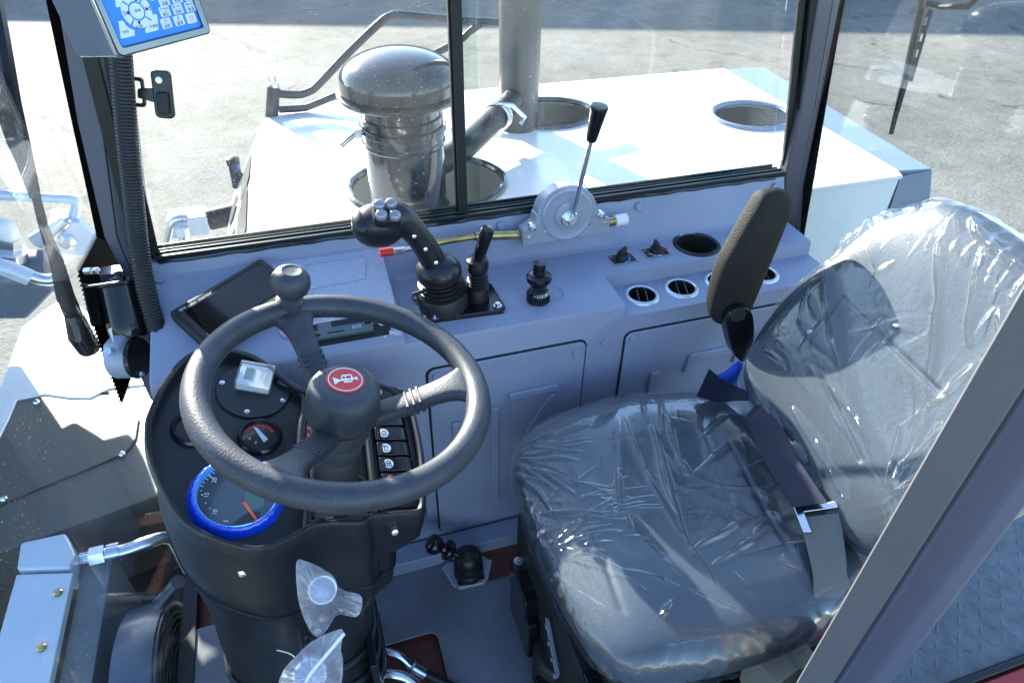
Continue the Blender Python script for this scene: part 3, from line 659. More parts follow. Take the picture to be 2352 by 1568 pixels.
# door pillar (near, bottom right)
dpz = []
base = V((.482, .28, .526))
prof = [(.482, .280), (.545, .262), (.556, .255), (.560, .265), (.569, .280), (.578, .262), (.586, .262), (.600, .285), (.635, .285), (.660, .262), (.705, .255), (.718, .275), (.705, .325), (.60, .36), (.50, .33)]
segs = [('door_pillar', [0, 1, 2, 13, 14], m_door), ]
mb = MB(); mb.prism([(.482, .280), (.527, .266), (.532, .270), (.545, .318)], .1, 1.9); mb.build('door_pillar', m_door, cabf, bevel=.004)
mb = MB(); mb.prism([(.533, .275), (.540, .271), (.546, .288), (.552, .276), (.560, .276), (.568, .30), (.546, .32)], .1, 1.9); mb.build('door_seal', m_seal2, cabf, bevel=.003)
mb = MB(); mb.prism([(.569, .292), (.592, .294), (.612, .268), (.645, .262), (.655, .275), (.65, .33), (.57, .335)], .1, 1.9); mb.build('door_edge', m_doorb, cabf, bevel=.006)

# outside tread and red sill
tp = thing('tread_platform', 'grey diamond tread step plate outside behind the door pillar', 'step plate', (1.1, .45, .1))
mb = MB(); mb.prism([(.70, .305), (1.36, .305), (1.50, .50), (1.40, .66), (.95, .70), (.70, .60)], .17, .20); mb.build('plate', m_tread, tp, bevel=.004)
mb = MB()
for i in range(26):
    for j in range(13):
        x, y = .74 + i * .026, .34 + j * .026
        if x - .95 > (y - .325) * .0 + .5: continue
        mb.ell((0, 0, 0), .011, .0028, .0009, T(x, y, .2002) @ M4.Rotation(rad(45 if (i + j) % 2 else -45), 4, 'Z'), 8, 4)
mb.build('tread_pattern', m_tread, tp)
rs = thing('red_sill', 'red painted sill with black edge seal in the bottom right corner', 'sill', (1.0, .29, .1))
mb = MB(); mb.box((1.1, .264, .175), (.9, .05, .06)); mb.build('sill_rail', m_redbar, rs, bevel=.006)
mb = MB(); mb.box((1.1, .297, .19), (.9, .012, .04)); mb.build('edge_seal', m_rubber, rs, bevel=.003)

# ================================================================ cab interior
# ---- floor
fl = thing('cab_floor', 'dark grey cab floor mat with a rectangular cutout', 'floor', (.3, .6, -.02))
MB().plate([(-.40, -.25), (1.1, -.25), (1.1, .945), (.345, .945), (.06, .935), (-.40, .93)], [rrect(.150, .26, .018, 5, .020, .645)], -.006, 0.0).build('floor_mat', m_floor, fl, bevel=.002)
mb = MB(); mb.box((.35, .55, -.03), (1.55, 1.5, .02)); mb.build('floor_pan', m_rust, fl)
mb = MB(); mb.box((-.41, .5, -.02), (.03, 1.5, .05)); mb.build('front_ledge', m_blackm, fl)
for pts in ([(.300, .700), (.303, .697), (.302, .692), (.307, .690), (.309, .686)], [(.20, .585), (.215, .600), (.222, .607)]):
    tag(MB().tube(cat([(x, y, .002) for x, y in pts], 5), .0011, 6).build('plastic_scrap', m_whitep), 'tiny white curl of plastic on the floor mat' if pts[0][1] > .65 else 'thin pale sliver of plastic at the near edge of the floor mat', 'scrap')

# ---- side console
con = thing('side_console', 'blue-grey moulded side console under the side window', 'console', (.38, 1.1, 0))
YZ = M4(((0, 0, 1, 0), (1, 0, 0, 0), (0, 1, 0, 0), (0, 0, 0, 1)))      # local (y, z, x)
cutA = MB(); 
slope_n = V((0, -.24, 1)).normalized(); SA = frame(V((0, 1.0, .632)), slope_n, (1, 0, 0))
def onA(x, y, h=0):  # point on the sloped left part of the console
    return V((x, y, .632 + .24 * (y - 1.0))) + slope_n * h
ra = frame(onA(.02, 1.028, 0), slope_n, (1, 0, 0))
cutA.box((0, 0, 0), (.15, .046, .05), ra)
MB().prism([(.9862, .600), (.9862, .615), (.990, .627), (1.0, .632), (1.215, .6836), (1.236, .700), (1.240, .716), (1.268, .716), (1.268, .600)], -.3115, .122, YZ).build('left_section', m_panel, con, bevel=.005, bseg=3, cuts=[cutA])
# textured lid
MB().prism(rrect(.215, .200, .02, 4, .012, 1.125 - 1.0 + .01), .0004, .0035, SA).build('textured_lid', m_panel_tex, con, bevel=.0015)
mb = MB(); mb.tube([onA(-.035, 1.14, .0037), onA(.075, 1.145, .0037), onA(.088, 1.205, .0037), onA(-.03, 1.205, .0037)], .0007, 6, closed=True); mb.build('lid_seam', m_panel, con)
cuts = []
VX = [.629, .722, .818, .921]; VY = 1.044
for x in VX: c = MB(); c.cyl((x, VY, .54), (x, VY, .63), .029, seg=40); cuts.append(c)
CUP = V((.813, 1.153, .62)); c = MB(); c.cyl((CUP.x, CUP.y, .5), (CUP.x, CUP.y, .7), .044, seg=44); cuts.append(c)
rc = MB(); rc.prism([(.90, .590), (1.088, .590), (1.098, .66), (.90, .66)], .5605, 1.20, YZ); cuts.append(rc)
MB().prism([(.985, 0), (.985, .612), (.988, .618), (.994, .62), (1.190, .624), (1.198, .628), (1.203, .636), (1.236, .716), (1.27, .7155), (1.27, 0)], -.312, 1.075, YZ).build('right_section', m_panel, con, bevel=.004, bseg=3, cuts=cuts)
# access doors with raised ribs
XZ = lambda y: M4(((1, 0, 0, 0), (0, 0, -1, y), (0, 1, 0, 0), (0, 0, 0, 1)))     # local (x, z) facing the seat
def door(x0, x1, z0, z1, ribs):
    mb = MB(); mb.prism(rrect(x1 - x0 + .008, z1 - z0 + .008, .018, 4, (x0 + x1) / 2, (z0 + z1) / 2), .0002, .0010, XZ(.985)); gp = mb.build('door_gap', m_dark, con)
    mb = MB(); mb.prism(rrect(x1 - x0, z1 - z0, .015, 5, (x0 + x1) / 2, (z0 + z1) / 2), .0005, .006, XZ(.985)); d = mb.build('access_door', m_panel, con, bevel=.002, bseg=3)
    return d
door(.155, .480, .052, .550, 0); door(.570, .99, .052, .548, 0)
def rib(L, z=.0055):
    MB().prism(L, z, z + .008, XZ(.985)).build('door_rib', m_panel, con, bevel=.003, bseg=3)
rib([(.315, .455), (.425, .455), (.425, .436), (.318, .436)]); rib([(.405, .430), (.418, .430), (.365, .33), (.352, .33)])
rib([(.278, .425), (.296, .425), (.296, .13), (.278, .13)]); rib([(.195, .405), (.213, .405), (.213, .25), (.195, .25)])
rib([(.640, .43), (.662, .43), (.662, .30), (.640, .30)])
rib([(.730, .462), (.85, .462), (.88, .44), (.86, .41), (.845, .41), (.85, .44), (.752, .44), (.735, .41), (.722, .41)])
def pbolt(x, y, z, n):
    MB().lathe([(.0095, 0), (.0095, .004), (.0082, .0052), (.0068, .0052), (.0062, .0045), (0, .0045)], frame(V((x, y, z)), n, (1, 0, 0)), 20).build('plug', m_panel, con, smooth=30)
for (x, z) in [(.525, .535), (.460, .529), (.586, .536), (.172, .535), (.17, .066), (.525, .28)]: pbolt(x, .985 - (.006 if x not in (.525,) else 0), z, (0, -1, 0))
wn_ = V((0, -.92, .38)).normalized()
for x in (.374, .696, 1.049): pbolt(x, 1.2265, .697, wn_)
pbolt(-.296, 1.223, .688, slope_n); pbolt(.53, .993, .612, (0, -.7, .7))
mb = MB(); mb.box((.35, .955, .02), (1.4, .05, .04)); mb.build('kick_strip', m_panel, con, bevel=.003)
mb = MB(); mb.box((.26, .9, .004), (.2, .09, .002)); mb.build('primer_patch', m_rust, fl)
# faint raised outlines on the top
mb = MB(); mb.tube([(.33, 1.10, .6225), (.385, 1.095, .6225), (.388, 1.03, .621), (.325, 1.022, .621)], .0008, 6); mb.tube([(.432 + .024 * math.cos(a), 1.062 + .026 * math.sin(a), .622) for a in np.linspace(-2.2, 2.2, 20)], .0008, 6)
mb.build('moulded_line', m_panel, con)

# ---- air vents
m_louv = mat('vent_louvre', (.03, .03, .034), .3)
m_vent = mat('vent_silver', (.62, .68, .74), .30, metal=.55)
def vent(x):
    t = thing('air_vent', '', 'air vent', (x, VY, .59), 'round air vents in the side console')
    m = T(x, VY, .59)
    MB().ring([(.0285, -.002), (.0285, .0035), (.031, .0055), (.0345, .0045), (.0375, .001), (.0375, -.0005)], m, 56).build('silver_ring', m_vent, t, smooth=50)
    MB().lathe([(.0284, .003), (.0284, -.035), (0, -.035)], m, 40, True).build('duct', m_dark, t)
    for k in (-1, 1):
        mb = MB(); mb.box((k * .009, 0, -.010), (.0018, .052, .016), T(0, 0, .006) @ m @ M4.Rotation(rad(-18), 4, 'Z')); mb.build('louvre', m_louv, t)
    mb = MB(); mb.box((0, -.004, -.016), (.05, .0016, .012), m @ M4.Rotation(rad(-18), 4, 'Z')); mb.build('louvre', m_blackg, t)
    return t
v0 = vent(VX[0]); v0['label'] = 'round silver-rimmed air vent nearest the step in the console'
for x, lb in zip(VX[1:], ['second round silver-rimmed air vent from the console step', 'round silver-rimmed air vent half hidden in front of the armrest', 'round silver-rimmed air vent between armrest and seat backrest']):
    dup(v0, (x - VX[0], 0, 0), lb)

# ---- cup holder
ch = thing('cup_holder', 'black round cup holder sunk in the back of the console', 'cup holder', (CUP.x, CUP.y, .52))
m = T(CUP.x, CUP.y, .6222)
MB().ring([(.0432, -.002), (.0432, .002), (.046, .0045), (.051, .0035), (.0545, .0005), (.0545, -.0005)], m, 64).build('rim', m_black, ch, smooth=50)
MB().lathe([(.0434, .001), (.040, -.095), (0, -.095)], m, 44, True).build('cup', m_dark, ch)

# ---- climate knobs
for (x, y, lb, ang, st) in ((.625, 1.143, 'black pointer knob on a blue dial plate nearer the black valve knob', 35, 1), (.708, 1.148, 'black pointer knob with a tiny red lamp next to the cup holder', 80, 2)):
    t = thing('climate_knob', lb, 'control knob', (x, y, .622), 'climate control knobs on the console')
    m = T(x, y, .6225)
    MB().prism(rrect(.060, .042, .001), 0, .0012, m).build('dial_plate', m_dialb, t)
    mb = MB(); mb.plate(rrect(.058, .040, .001), [rrect(.0562, .0382, .001)], .0013, .0016, m); mb.build('plate_border', m_mark, t)
    mb = MB(); 
    a0, a1 = (-100, 40) if st == 1 else (190, 300)
    for a in np.arange(a0, a1, 4 if st == 1 else 22):
        b_ = a + (4 if st == 1 else 14); r0, r1 = .0145, .0185
        mb.add([(r * math.cos(rad(q)), r * math.sin(rad(q)), .0015) for q, r in ((a, r0), (b_, r0), (b_, r1), (a, r1))], [(0, 1, 2, 3)], m)
    mb.build('scale_arc', m_keyblue if st == 1 else m_mark, t, smooth=None)
    mb = MB(); mb.text('OFF', .0052, m @ T(-.021, .011, .0016)); mb.text('ON', .0052, m @ T(.021, .011, .0016)); mb.build('lettering', m_mark, t, smooth=None)
    mk = m @ M4.Rotation(rad(ang), 4, 'Z'); MB().lathe([(.0135, 0), (.0135, .003), (.0125, .012), (.012, .013), (0, .013)], mk, 32).build('knob_base', m_blackm, t)
    MB().prism([(-.0125, -.0045), (.0125, -.0035), (.0125, .0035), (-.0125, .0045)], .012, .026, mk).build('pointer', m_blackm, t, bevel=.0015)
    if st == 2: MB().ell((.024, -.004, .005), .0032, .0032, .004, m).build('red_lamp', m_red, t)

# ---- black pull knob valve with LOCK lettering
pk = thing('pull_knob', 'black push-pull knob with white LOCK lettering on the console top', 'push-pull knob', (.398, 1.048, .62))
m = T(.398, 1.048, .6215) 
MB().lathe([(.0215, .0), (.0225, .004), (.0225, .018), (.020, .022), (.0165, .026), (.0165, .034), (.019, .042), (.0245, .048), (.0255, .053), (.0245, .058), (.018, .062), (.0125, .063), (.0125, .086), (.0115, .0875), (0, .0878)], m, 44).build('knob_body', m_blackg, pk, smooth=30)
mb = MB()
for k in range(30):
    a = k * 2 * math.pi / 30; mb.box((.0226, 0, .010), (.0016, .0016, .018), m @ M4.Rotation(a, 4, 'Z'))
mb.build('knurled_base', m_blackg, pk)
mb = MB()
for s_, a_ in (('LOCK', -82), ('~', -120), ('PUSH', -30)):
    for i, ch_ in enumerate(s_):
        a = rad(a_ + (i - len(s_) / 2) * 15); q = V((.0208 * math.cos(a), .0208 * math.sin(a), .0215)); mb.text(ch_, .0085, m @ frame(q, (math.cos(a) * .8, math.sin(a) * .8, .6), (-math.sin(a), math.cos(a), 0)) @ T(0, 0, .001))
mb.build('lettering', m_mark, pk, smooth=None)
mb = MB()
for k in range(90):
    a = R_.uniform(0, 6.28); q = m @ V((.021 * math.cos(a), .021 * math.sin(a), .001)); mb.tube([q, q + V((R_.uniform(-.004, .004), R_.uniform(-.004, .004), R_.uniform(0, .002)))], .0005, 4)
mb.build('frayed_tape', m_brass, pk)

# ---- joystick unit
jk = thing('joystick', 'black hydraulic joystick with curved grip and four silver buttons', 'joystick', (.215, 1.075, .62))
MB().prism([(.158, 1.123), (.165, 1.128), (.312, 1.128), (.322, 1.119), (.326, 1.034), (.317, 1.025), (.180, 1.033), (.171, 1.042)], .6225, .631).build('base_plate', m_blackg, jk, bevel=.002)
mb = MB(); mb.prism([(.156, 1.126), (.168, 1.040), (.178, 1.030), (.319, 1.022), (.321, 1.026), (.18, 1.036), (.172, 1.045), (.162, 1.126)], .6215, .6225); mb.build('plate_edge', m_chrome, jk)
J0 = V((.213, 1.075, .631))
prof = [(.049, 0), (.049, .028), (.047, .031)]
for i in range(5):
    z = .031 + i * .0085; r = .046 - i * .0022; prof += [(r + .002, z + .002), (r + .0025, z + .0042), (r - .004, z + .0066), (r - .0045, z + .008)]
prof += [(.030, .078), (.028, .084), (0, .084)]
tilt = M4.Rotation(rad(-4), 4, 'Y')
MB().lathe(prof, T(*J0) @ tilt, 44).build('bellows', m_rubber, jk, smooth=50)
mb = MB(); mb.tube([J0 + V((-.030, -.015, .05)), J0 + V((-.062, -.02, .046))], .004, 8); mb.build('bellows_tie', m_blackm, jk)
# grip: collar, curved handle, head
def jp(u, v, y=1.06): return hit(u, v, 'y', y)
mb = MB()
col0 = V(jp(1010, 645)); col1 = V(jp(1012, 595))
mb.lathe([(.030, -.006), (.040, .004), (.043, .014), (.0415, .026), (.033, .037), (.024, .044), (0, .046)], frame(V(jp(1009, 640)), (-.02, 0, 1), (1, 0, 0)), 44); mb.build('grip_collar', m_black, jk, smooth=60)
gp = [jp(1000, 610), jp(984, 578), jp(962, 545), jp(938, 518), jp(915, 500), jp(890, 497)]
mb = MB(); mb.tube(cat(gp, 6), list(np.interp(np.linspace(0, 5, 31), [0, 1, 2, 3, 4, 5], [.024, .0225, .0225, .024, .027, .026])), 28); mb.build('handle', m_black, jk, smooth=60)
hc = V(jp(870, 517)); hm = frame(hc, (-.15, -.35, 1), (1, -.15, .1))
mb = MB(); mb.ell((0, 0, 0), .046, .036, .036, hm, 36, 24, .8); hd = mb.build('grip_head', m_black, jk, smooth=70)
mb = MB(); mb.ell((-.026, -.006, .016), .017, .027, .018, hm, 24, 16, .8); mb.build('thumb_rest', m_black, jk, smooth=70)
hd2 = frame(V(jp(888, 493, 1.037)), (.12, -.55, 1), (1, -.1, .1))
mb = MB(); mb.prism(rrect(.046, .040, .012), -.016, .010, hd2); mb.build('button_pad', m_blackm, jk, bevel=.004)
m_btn = mat('button_pearl', (.27, .25, .29), .18, metal=.3, coat=.6)
for (x, y) in [(-.011, -.009), (.011, -.011), (-.012, .011), (.008, .013)]:
    MB().lathe([(.0105, 0), (.0105, .003), (.0085, .0075), (.005, .0095), (0, .0100)], hd2 @ T(x, y, .010), 22).build('button', m_btn, jk, smooth=60)
for (u, v) in [(951, 542), (977, 572), (1001, 603)]:
    q = V(jp(u, v, 1.038)); MB().lathe([(.0035, 0), (.0035, .002), (0, .0025)], frame(q, (.15, -1, .25)), 12).build('grip_screw', m_chrome, jk)
for (x, y) in [(.168, 1.113), (.188, 1.038), (.311, 1.038), (.305, 1.12)]:
    mb = MB(); mb.cyl((x, y, .631), (x, y, .633), .0085, seg=20); mb.cyl((x, y, .633), (x, y, .639), .0055, seg=6); mb.build('bolt', m_chrome, jk, smooth=25)

# ---- small lever
sl = thing('control_lever', 'short black-handled lever in a ribbed rubber boot beside the joystick', 'control lever', (.28, 1.075, .631))
b0 = V((.282, 1.076, .631))
prof = [(.022, 0), (.022, .026)]
for i in range(5):
    z = .026 + i * .007; prof += [(.0215 - .0006 * i, z + .001), (.022 - .0006 * i, z + .003), (.018 - .0006 * i, z + .0055)]
prof += [(.019, .064), (.021, .068), (.022, .078), (.020, .088), (.010, .094), (.008, .100), (0, .1)]
MB().lathe(prof, T(*b0) @ M4.Scale(1.0, 4), 28).build('boot', m_rubber, sl, smooth=45)
s0, s1, s2 = b0 + V((0, 0, .09)), V(hit(1098, 596, 'y', 1.07)), V(hit(1122, 522, 'y', 1.06))
mb = MB(); mb.cyl(s0, s1, .0045); mb.cyl(s1 - (s1 - s0) * .28, s1, .0068); mb.build('stem', m_chrome, sl)
dv = (s2 - s1).normalized(); L = (s2 - s1).length
MB().lathe([(.0085, 0), (.0115, .01), (.0128, L - .01), (.0115, L - .002), (.0, L)], frame(s1, dv), 26).build('handle_grip', m_blackg, sl, smooth=40)

# ---- throttle control
th = thing('throttle_control', 'grey cast throttle control with long steel lever on the console wall', 'throttle control', (.505, 1.19, .70))
tb = frame(V((.505, 1.196, .722)), (0, -1, .12), (1, 0, 0))
body = [(-.098, -.052), (.098, -.050), (.098, -.018), (.085, -.012), (.074, -.002), (.068, .012)] + [(.066 * math.cos(a), .006 + .060 * math.sin(a)) for a in np.linspace(.12, math.pi - .12, 26)] + [(-.068, .012), (-.072, -.004), (-.085, -.012), (-.098, -.018)]
MB().prism(body, -.018, .016, tb).build('housing', m_steel, th, bevel=.003, bseg=3)
MB().lathe([(.056, .016), (.056, .018), (.052, .0195), (.048, .0185), (.030, .0195), (.029, .023), (.024, .024), (0, .024)], tb @ T(.0, .004, 0), 56).build('disc', m_steel, th, smooth=25)
mb = MB(); mb.lathe([(.018, .024), (.018, .0285), (.0165, .0295), (0, .0295)], tb @ T(0, .0, 0), 32); mb.build('washer', m_chrome, th, smooth=25)
mb = MB(); mb.lathe([(.0105, .0295), (.0105, .040), (.009, .042), (0, .042)], tb, 6); mb.lathe([(.006, .042), (.0058, .048), (0, .048)], tb, 16); mb.build('lock_nut', m_chrome, th, smooth=20)
l0 = tb @ V((.006, .008, .030)); l2 = V(hit(1378, 242, 'y', 1.14)); l1 = l0.lerp(l2, .70)
MB().tube([l0, l1 + (l2 - l0) * .03], .0045, 14).build('lever', m_chrome, th)
Lk = (l2 - l1).length; MB().lathe([(.009, 0), (.0105, .004), (.0165, Lk - .008), (.0172, Lk - .004), (.0155, Lk), (0, Lk + .0005)], frame(l1, l2 - l1), 32).build('lever_knob', m_blackg, th, smooth=35)
for (x, y) in [(-.078, -.012), (.076, -.006)]:
    mb = MB(); mb.lathe([(.008, .008), (.008, .020), (.0065, .021), (.0065, .027), (0, .0275)], tb @ T(x, y, 0), 16); mb.build('housing_bolt', m_chrome, th, smooth=25)
for (x, y) in [(-.086, -.034), (-.048, -.026), (.05, -.022), (.088, -.026)]:
    MB().lathe([(.0045, .0160), (.0045, .0175), (0, .018)], tb @ T(x, y, 0), 12).build('rivet', m_chrome, th)
mb = MB(); p0 = tb @ V((-.096, -.034, -.004)); p1 = V(hit(1090, 543, 'y', 1.185)); p2 = V(hit(990, 560, 'y', 1.18)); p3 = V(hit(930, 574, 'y', 1.175))
mb.cyl(p0, p1, .0095); mb.cyl(p1, p2, .0065); mb.build('cable_tube', m_brass, th)
mb = MB(); mb.cyl(p2, p3, .005); mb.cyl(p3, V(hit(902, 577, 'y', 1.173)), .0075, seg=6); mb.build('cable_fitting', m_chrome, th)
MB().cyl(V(hit(903, 577, 'y', 1.173)), V(hit(872, 581, 'y', 1.172)), .0085).build('red_sleeve', m_red, th)
q0 = tb @ V((.096, -.034, -.002)); q1 = q0 + V((.022, 0, .001)); q2 = q1 + V((.028, 0, .001))
MB().cyl(q0, q1, .0105).build('plug_tube', m_brass, th); MB().cyl(q1, q2, .0125).build('end_cap', m_whitep, th, bevel=.001)

# ---- monitor
mo = thing('monitor', 'black flat monitor lying on the left end of the console', 'monitor', (-.17, 1.14, .66))
ps = [hitp(u, v, onA(0, 1, .012), slope_n) for u, v in [(402, 703), (628, 597), (664, 690), (490, 835)]]
cx = sum((p for p in ps), V((0, 0, 0))) / 4; ax = ((ps[1] - ps[0]) + (ps[2] - ps[3])).normalized(); mm_ = frame(cx, slope_n, ax); mi = mm_.inverted()
q = [mi @ p for p in ps]; W_ = (q[1] - q[0]).length; H_ = .5 * (abs(q[0].y - q[3].y) + abs(q[1].y - q[2].y))
MB().prism(rrect(W_, H_, .008), -.012, .010, mm_).build('bezel', m_blackm, mo, bevel=.004, bseg=3)
mb = MB(); mb.plate(rrect(W_ - .016, H_ - .016, .005), [rrect(W_ - .020, H_ - .020, .004)], .0102, .0110, mm_); mb.build('inner_frame', m_black, mo)
MB().prism(rrect(W_ - .040, H_ - .052, .002, cy=.008), .0101, .0106, mm_).build('screen', mat('screen_glass', (.005, .005, .006), .08), mo)
mb = MB(); mb.text('TFT color monitor', .0085, mm_ @ T(-W_ / 2 + .014, H_ / 2 - .0135, .0112), ax='LEFT'); mb.build('lettering', m_mark, mo, smooth=None)
for k in range(5): MB().prism(rrect(.013, .0055, .0025, cx=-.010 + k * .017, cy=-H_ / 2 + .016), .010, .0125, mm_).build('button', m_blackg, mo, bevel=.001)

# ---- radio
ro_ = thing('car_radio', 'small grey car radio with buttons set in the front edge of the console', 'radio', (.02, 1.03, .63))
rm = frame(onA(.020, 1.030, .002), (0, -.42, 1), (1, 0, 0))
MB().prism(rrect(.160, .052, .004), -.008, .0005, rm).build('bezel', m_blackm, ro_, bevel=.001)
MB().prism(rrect(.114, .034, .003, cx=-.008, cy=.004), .0, .010, rm).build('face', mat('radio_face', (.10, .125, .14), .35), ro_, bevel=.0015)
MB().prism(rrect(.062, .011, .001, cx=.008, cy=.012), .0098, .0108, rm).build('display', m_blackg, ro_)
MB().prism(rrect(.030, .0022, .0008, cx=-.018, cy=-.005), .0098, .0106, rm).build('card_slot', m_dark, ro_)
mb = MB(); mb.plate(rrect(.015, .0055, .0008, cx=.020, cy=-.002), [rrect(.011, .0028, .0005, cx=.020, cy=-.002)], .0098, .0108, rm); mb.build('usb_port', m_chrome, ro_)
for (x, y, wd) in [(-.053, .014, .010), (-.053, .007, .010), (-.052, -.006, .014), (.040, .003, .014)]:
    MB().prism(rrect(wd, .005, .0022, cx=x, cy=y), .0098, .0122, rm).build('button', m_blackg, ro_, bevel=.0008)
mb = MB(); mb.text('POWER', .0026, rm @ T(-.054, .0185, .0103)); mb.text('MODE', .0026, rm @ T(-.060, .0105, .0103)); mb.build('lettering', m_mark, ro_, smooth=None)
MB().lathe([(.0095, 0), (.0095, .020), (.0085, .0215), (0, .0215)], rm @ T(-.075, .008, .002), 28).build('volume_knob', m_blackm, ro_, smooth=30)
mb = MB(); mb.torus(.008, .0014, rm @ T(-.070, -.010, .003), 30, 8); mb.tube([rm @ V((-.070, -.010, .004)), rm @ V((-.073, -.004, .012)), rm @ V((-.074, .004, .014))], .0012, 6); mb.torus(.0075, .0012, rm @ T(.066, .004, .003), 30, 8); mb.build('spindle_nut', m_chrome, ro_)

# ---- conduit
cd = thing('cable_conduit', 'black corrugated cable conduit running down the front pillar', 'conduit', (-.30, 1.18, .5))
mb = MB(); path = cat([yh(258, -260, 1.215), yh(270, 0, 1.215), yh(277, 130, 1.215), yh(290, 300, 1.21), yh(304, 430, 1.20), yh(318, 560, 1.185), yh(335, 660, 1.15), yh(365, 770, 1.11), yh(392, 835, 1.08), yh(415, 900, 1.05)], 30)
rs_ = []
D = [0]
for a, b in zip(path[:-1], path[1:]): D.append(D[-1] + (b - a).length)
N = int(D[-1] / .0014); pp_ = []
arr = np.array([list(p) for p in path]); dd = np.linspace(0, D[-1], N)
pp_ = [V((np.interp(x, D, arr[:, 0]), np.interp(x, D, arr[:, 1]), np.interp(x, D, arr[:, 2]))) for x in dd]
mb.tube(pp_, [.0150 + .0020 * (1 if (i // 2) % 2 else 0) for i in range(N)], 18); cdo = mb.build('cable_conduit', m_rubber, cd, smooth=60)

# ---- wiper motor
wm = thing('wiper_motor', 'black wiper motor with pale grey gearbox under the front pillar', 'wiper motor', (-.35, 1.15, .6))
wp_ = lambda u, v, x=-.352: V(hit(u, v, 'x', x))
wa = wp_(278, 652); wb = wp_(303, 772); wv = (wa - wb).normalized(); Lm = (wa - wb).length; wmm = frame(wb, wv, (1, 0, 0))
MB().lathe([(.032, -.002), (.036, .008), (.037, .02), (.037, Lm - .006), (.041, Lm - .004), (.041, Lm + .001), (.020, Lm + .002), (.019, Lm + .010), (.010, Lm + .013), (.008, Lm + .022), (0, Lm + .024)], wmm, 40).build('motor_can', m_blackg, wm, smooth=30)
mb = MB(); mb.prism([(-.05, -.03), (.01, -.036), (.01, .036), (-.05, .03)], Lm - .002, Lm + .003, wmm); mb.box((-.052, 0, Lm - .03), (.004, .06, .075), wmm); mb.build('mount_bracket', m_blackg, wm, bevel=.002)
gm = frame(wp_(300, 822, -.358), (.95, -.35, .1), (0, 0, 1))
MB().lathe([(.034, -.028), (.036, -.024), (.036, .006), (.034, .010), (0, .010)], gm, 40).build('gearbox', mat('gearbox_grey', (.34, .37, .45), .4, metal=.2), wm, smooth=30)
MB().lathe([(.037, .010), (.038, .013), (.036, .018), (0, .020)], gm, 40).build('gearbox_cover', m_blackg, wm, smooth=30)
mb = MB(); mb.box((.032, .0, -.008), (.03, .05, .03), gm); mb.build('gearbox_neck', mat('gearbox_neck', (.34, .37, .45), .4, metal=.2), wm, bevel=.008)
mb = MB(); mb.cyl(wp_(246, 806, -.375), wp_(285, 806, -.372), .0065); mb.cyl(wp_(272, 790, -.375), wp_(285, 790, -.372), .0055) if False else mb; mb.build('output_shaft', m_chrome, wm)
for (u, v) in [(313, 796), (322, 858), (207, 622), (222, 622)]:
    q = wp_(u, v, -.345 if u > 300 else -.365); MB().lathe([(.006, -.010), (.006, .004), (.004, .007), (0, .008)], frame(q, (.8, -.5, .2)), 6).build('bolt', m_chrome, wm, smooth=20)
mb = MB(); mb.add([wp_(248, 757, -.34), wp_(262, 790, -.34), wp_(256, 752, -.335)], [(0, 1, 2)]); mb.build('paper_tag', m_whitep, wm, smooth=None)

# ---- weighing indicator keypad at the top left
kb = thing('keypad_indicator', 'silver control box with a blue and white keypad on the front pillar', 'keypad', (-.15, 1.0, 1.13))
m_keyrim = mat('bezel_chrome', (.13, .15, .18), .12, 1)
kx = (hit(465, 66, 'y', 1.0) - hit(270, 116, 'y', .935)); kx.normalize()
kn = V((kx.y, -kx.x, 0)).normalized(); kn = (kn + V((0, 0, .18))).normalized(); kn = (kn - kx * kn.dot(kx)).normalized()
km = frame(hit(270, 116, 'y', .935), kn, kx); Wk = (hitp(465, 66, km.translation, kn) - km.translation).length * 1.0
MB().prism(rrect(Wk + .012, .26, .006, 4, Wk / 2, .122), -.105, .004, km).build('housing', mat('brushed_silver', (.50, .55, .64), .16, metal=.85, rvar=.06), kb, bevel=.005, bseg=3)
mb = MB(); mb.plate(rrect(Wk + .010, .258, .006, 4, Wk / 2, .122), [rrect(Wk - .006, .240, .003, 4, Wk / 2, .123)], .0042, .010, km); mb.build('bezel', m_keyrim, kb, bevel=.002)
MB().prism(rrect(Wk - .004, .242, .003, 4, Wk / 2, .123), .004, .0055, km).build('blue_panel', m_keyblue, kb)
ki = km.inverted()
def kz(zx, zy):                          # position on the keypad face from the enlarged photograph
    u, v = (180 + zx * 340 / 2352) / 1.08844, (zy * 340 / 2352) / 1.08844
    p = ki @ hitp(u, v, km @ V((0, 0, .0056)), kn); return (p.x, p.y)
def kpoly(L, z0=.0056, z1=.0061): return [kz(*a) for a in L], z0, z1
def kadd(name, L, mt=m_keyw, zo=0):
    p, a, b = kpoly(L); MB().prism(p, a + zo, b + zo, km).build(name, mt, kb, smooth=None)
kadd('key', [(800, 372), (880, 360), (920, 430), (985, 490), (1075, 525), (1085, 620), (855, 675), (838, 660)])
kadd('key', [(1390, 258), (1455, 248), (1468, 260), (1497, 520), (1290, 578), (1272, 570), (1262, 505), (1330, 430), (1375, 340)])
kadd('key', [(740, -20), (870, -40), (865, 40), (840, 120), (775, 135), (755, 120)]); kadd('key', [(1350, -30), (1420, -40), (1430, 10), (1375, 22)])
kc = kz(1118, 190); 
def kell(zr): 
    cxy = V((*kz(1112, 205), 0)); return cxy
cc = V(kz(1118, 195) + (0,)); rx_ = abs(kz(1372, 160)[0] - kz(862, 235)[0]) / 2; ry_ = abs(kz(1125, 512)[1] - cc.y)
ri_x = abs(kz(1242, 175)[0] - kz(1003, 205)[0]) / 2 * .98; ri_y = abs(kz(1130, 342)[1] - cc.y)
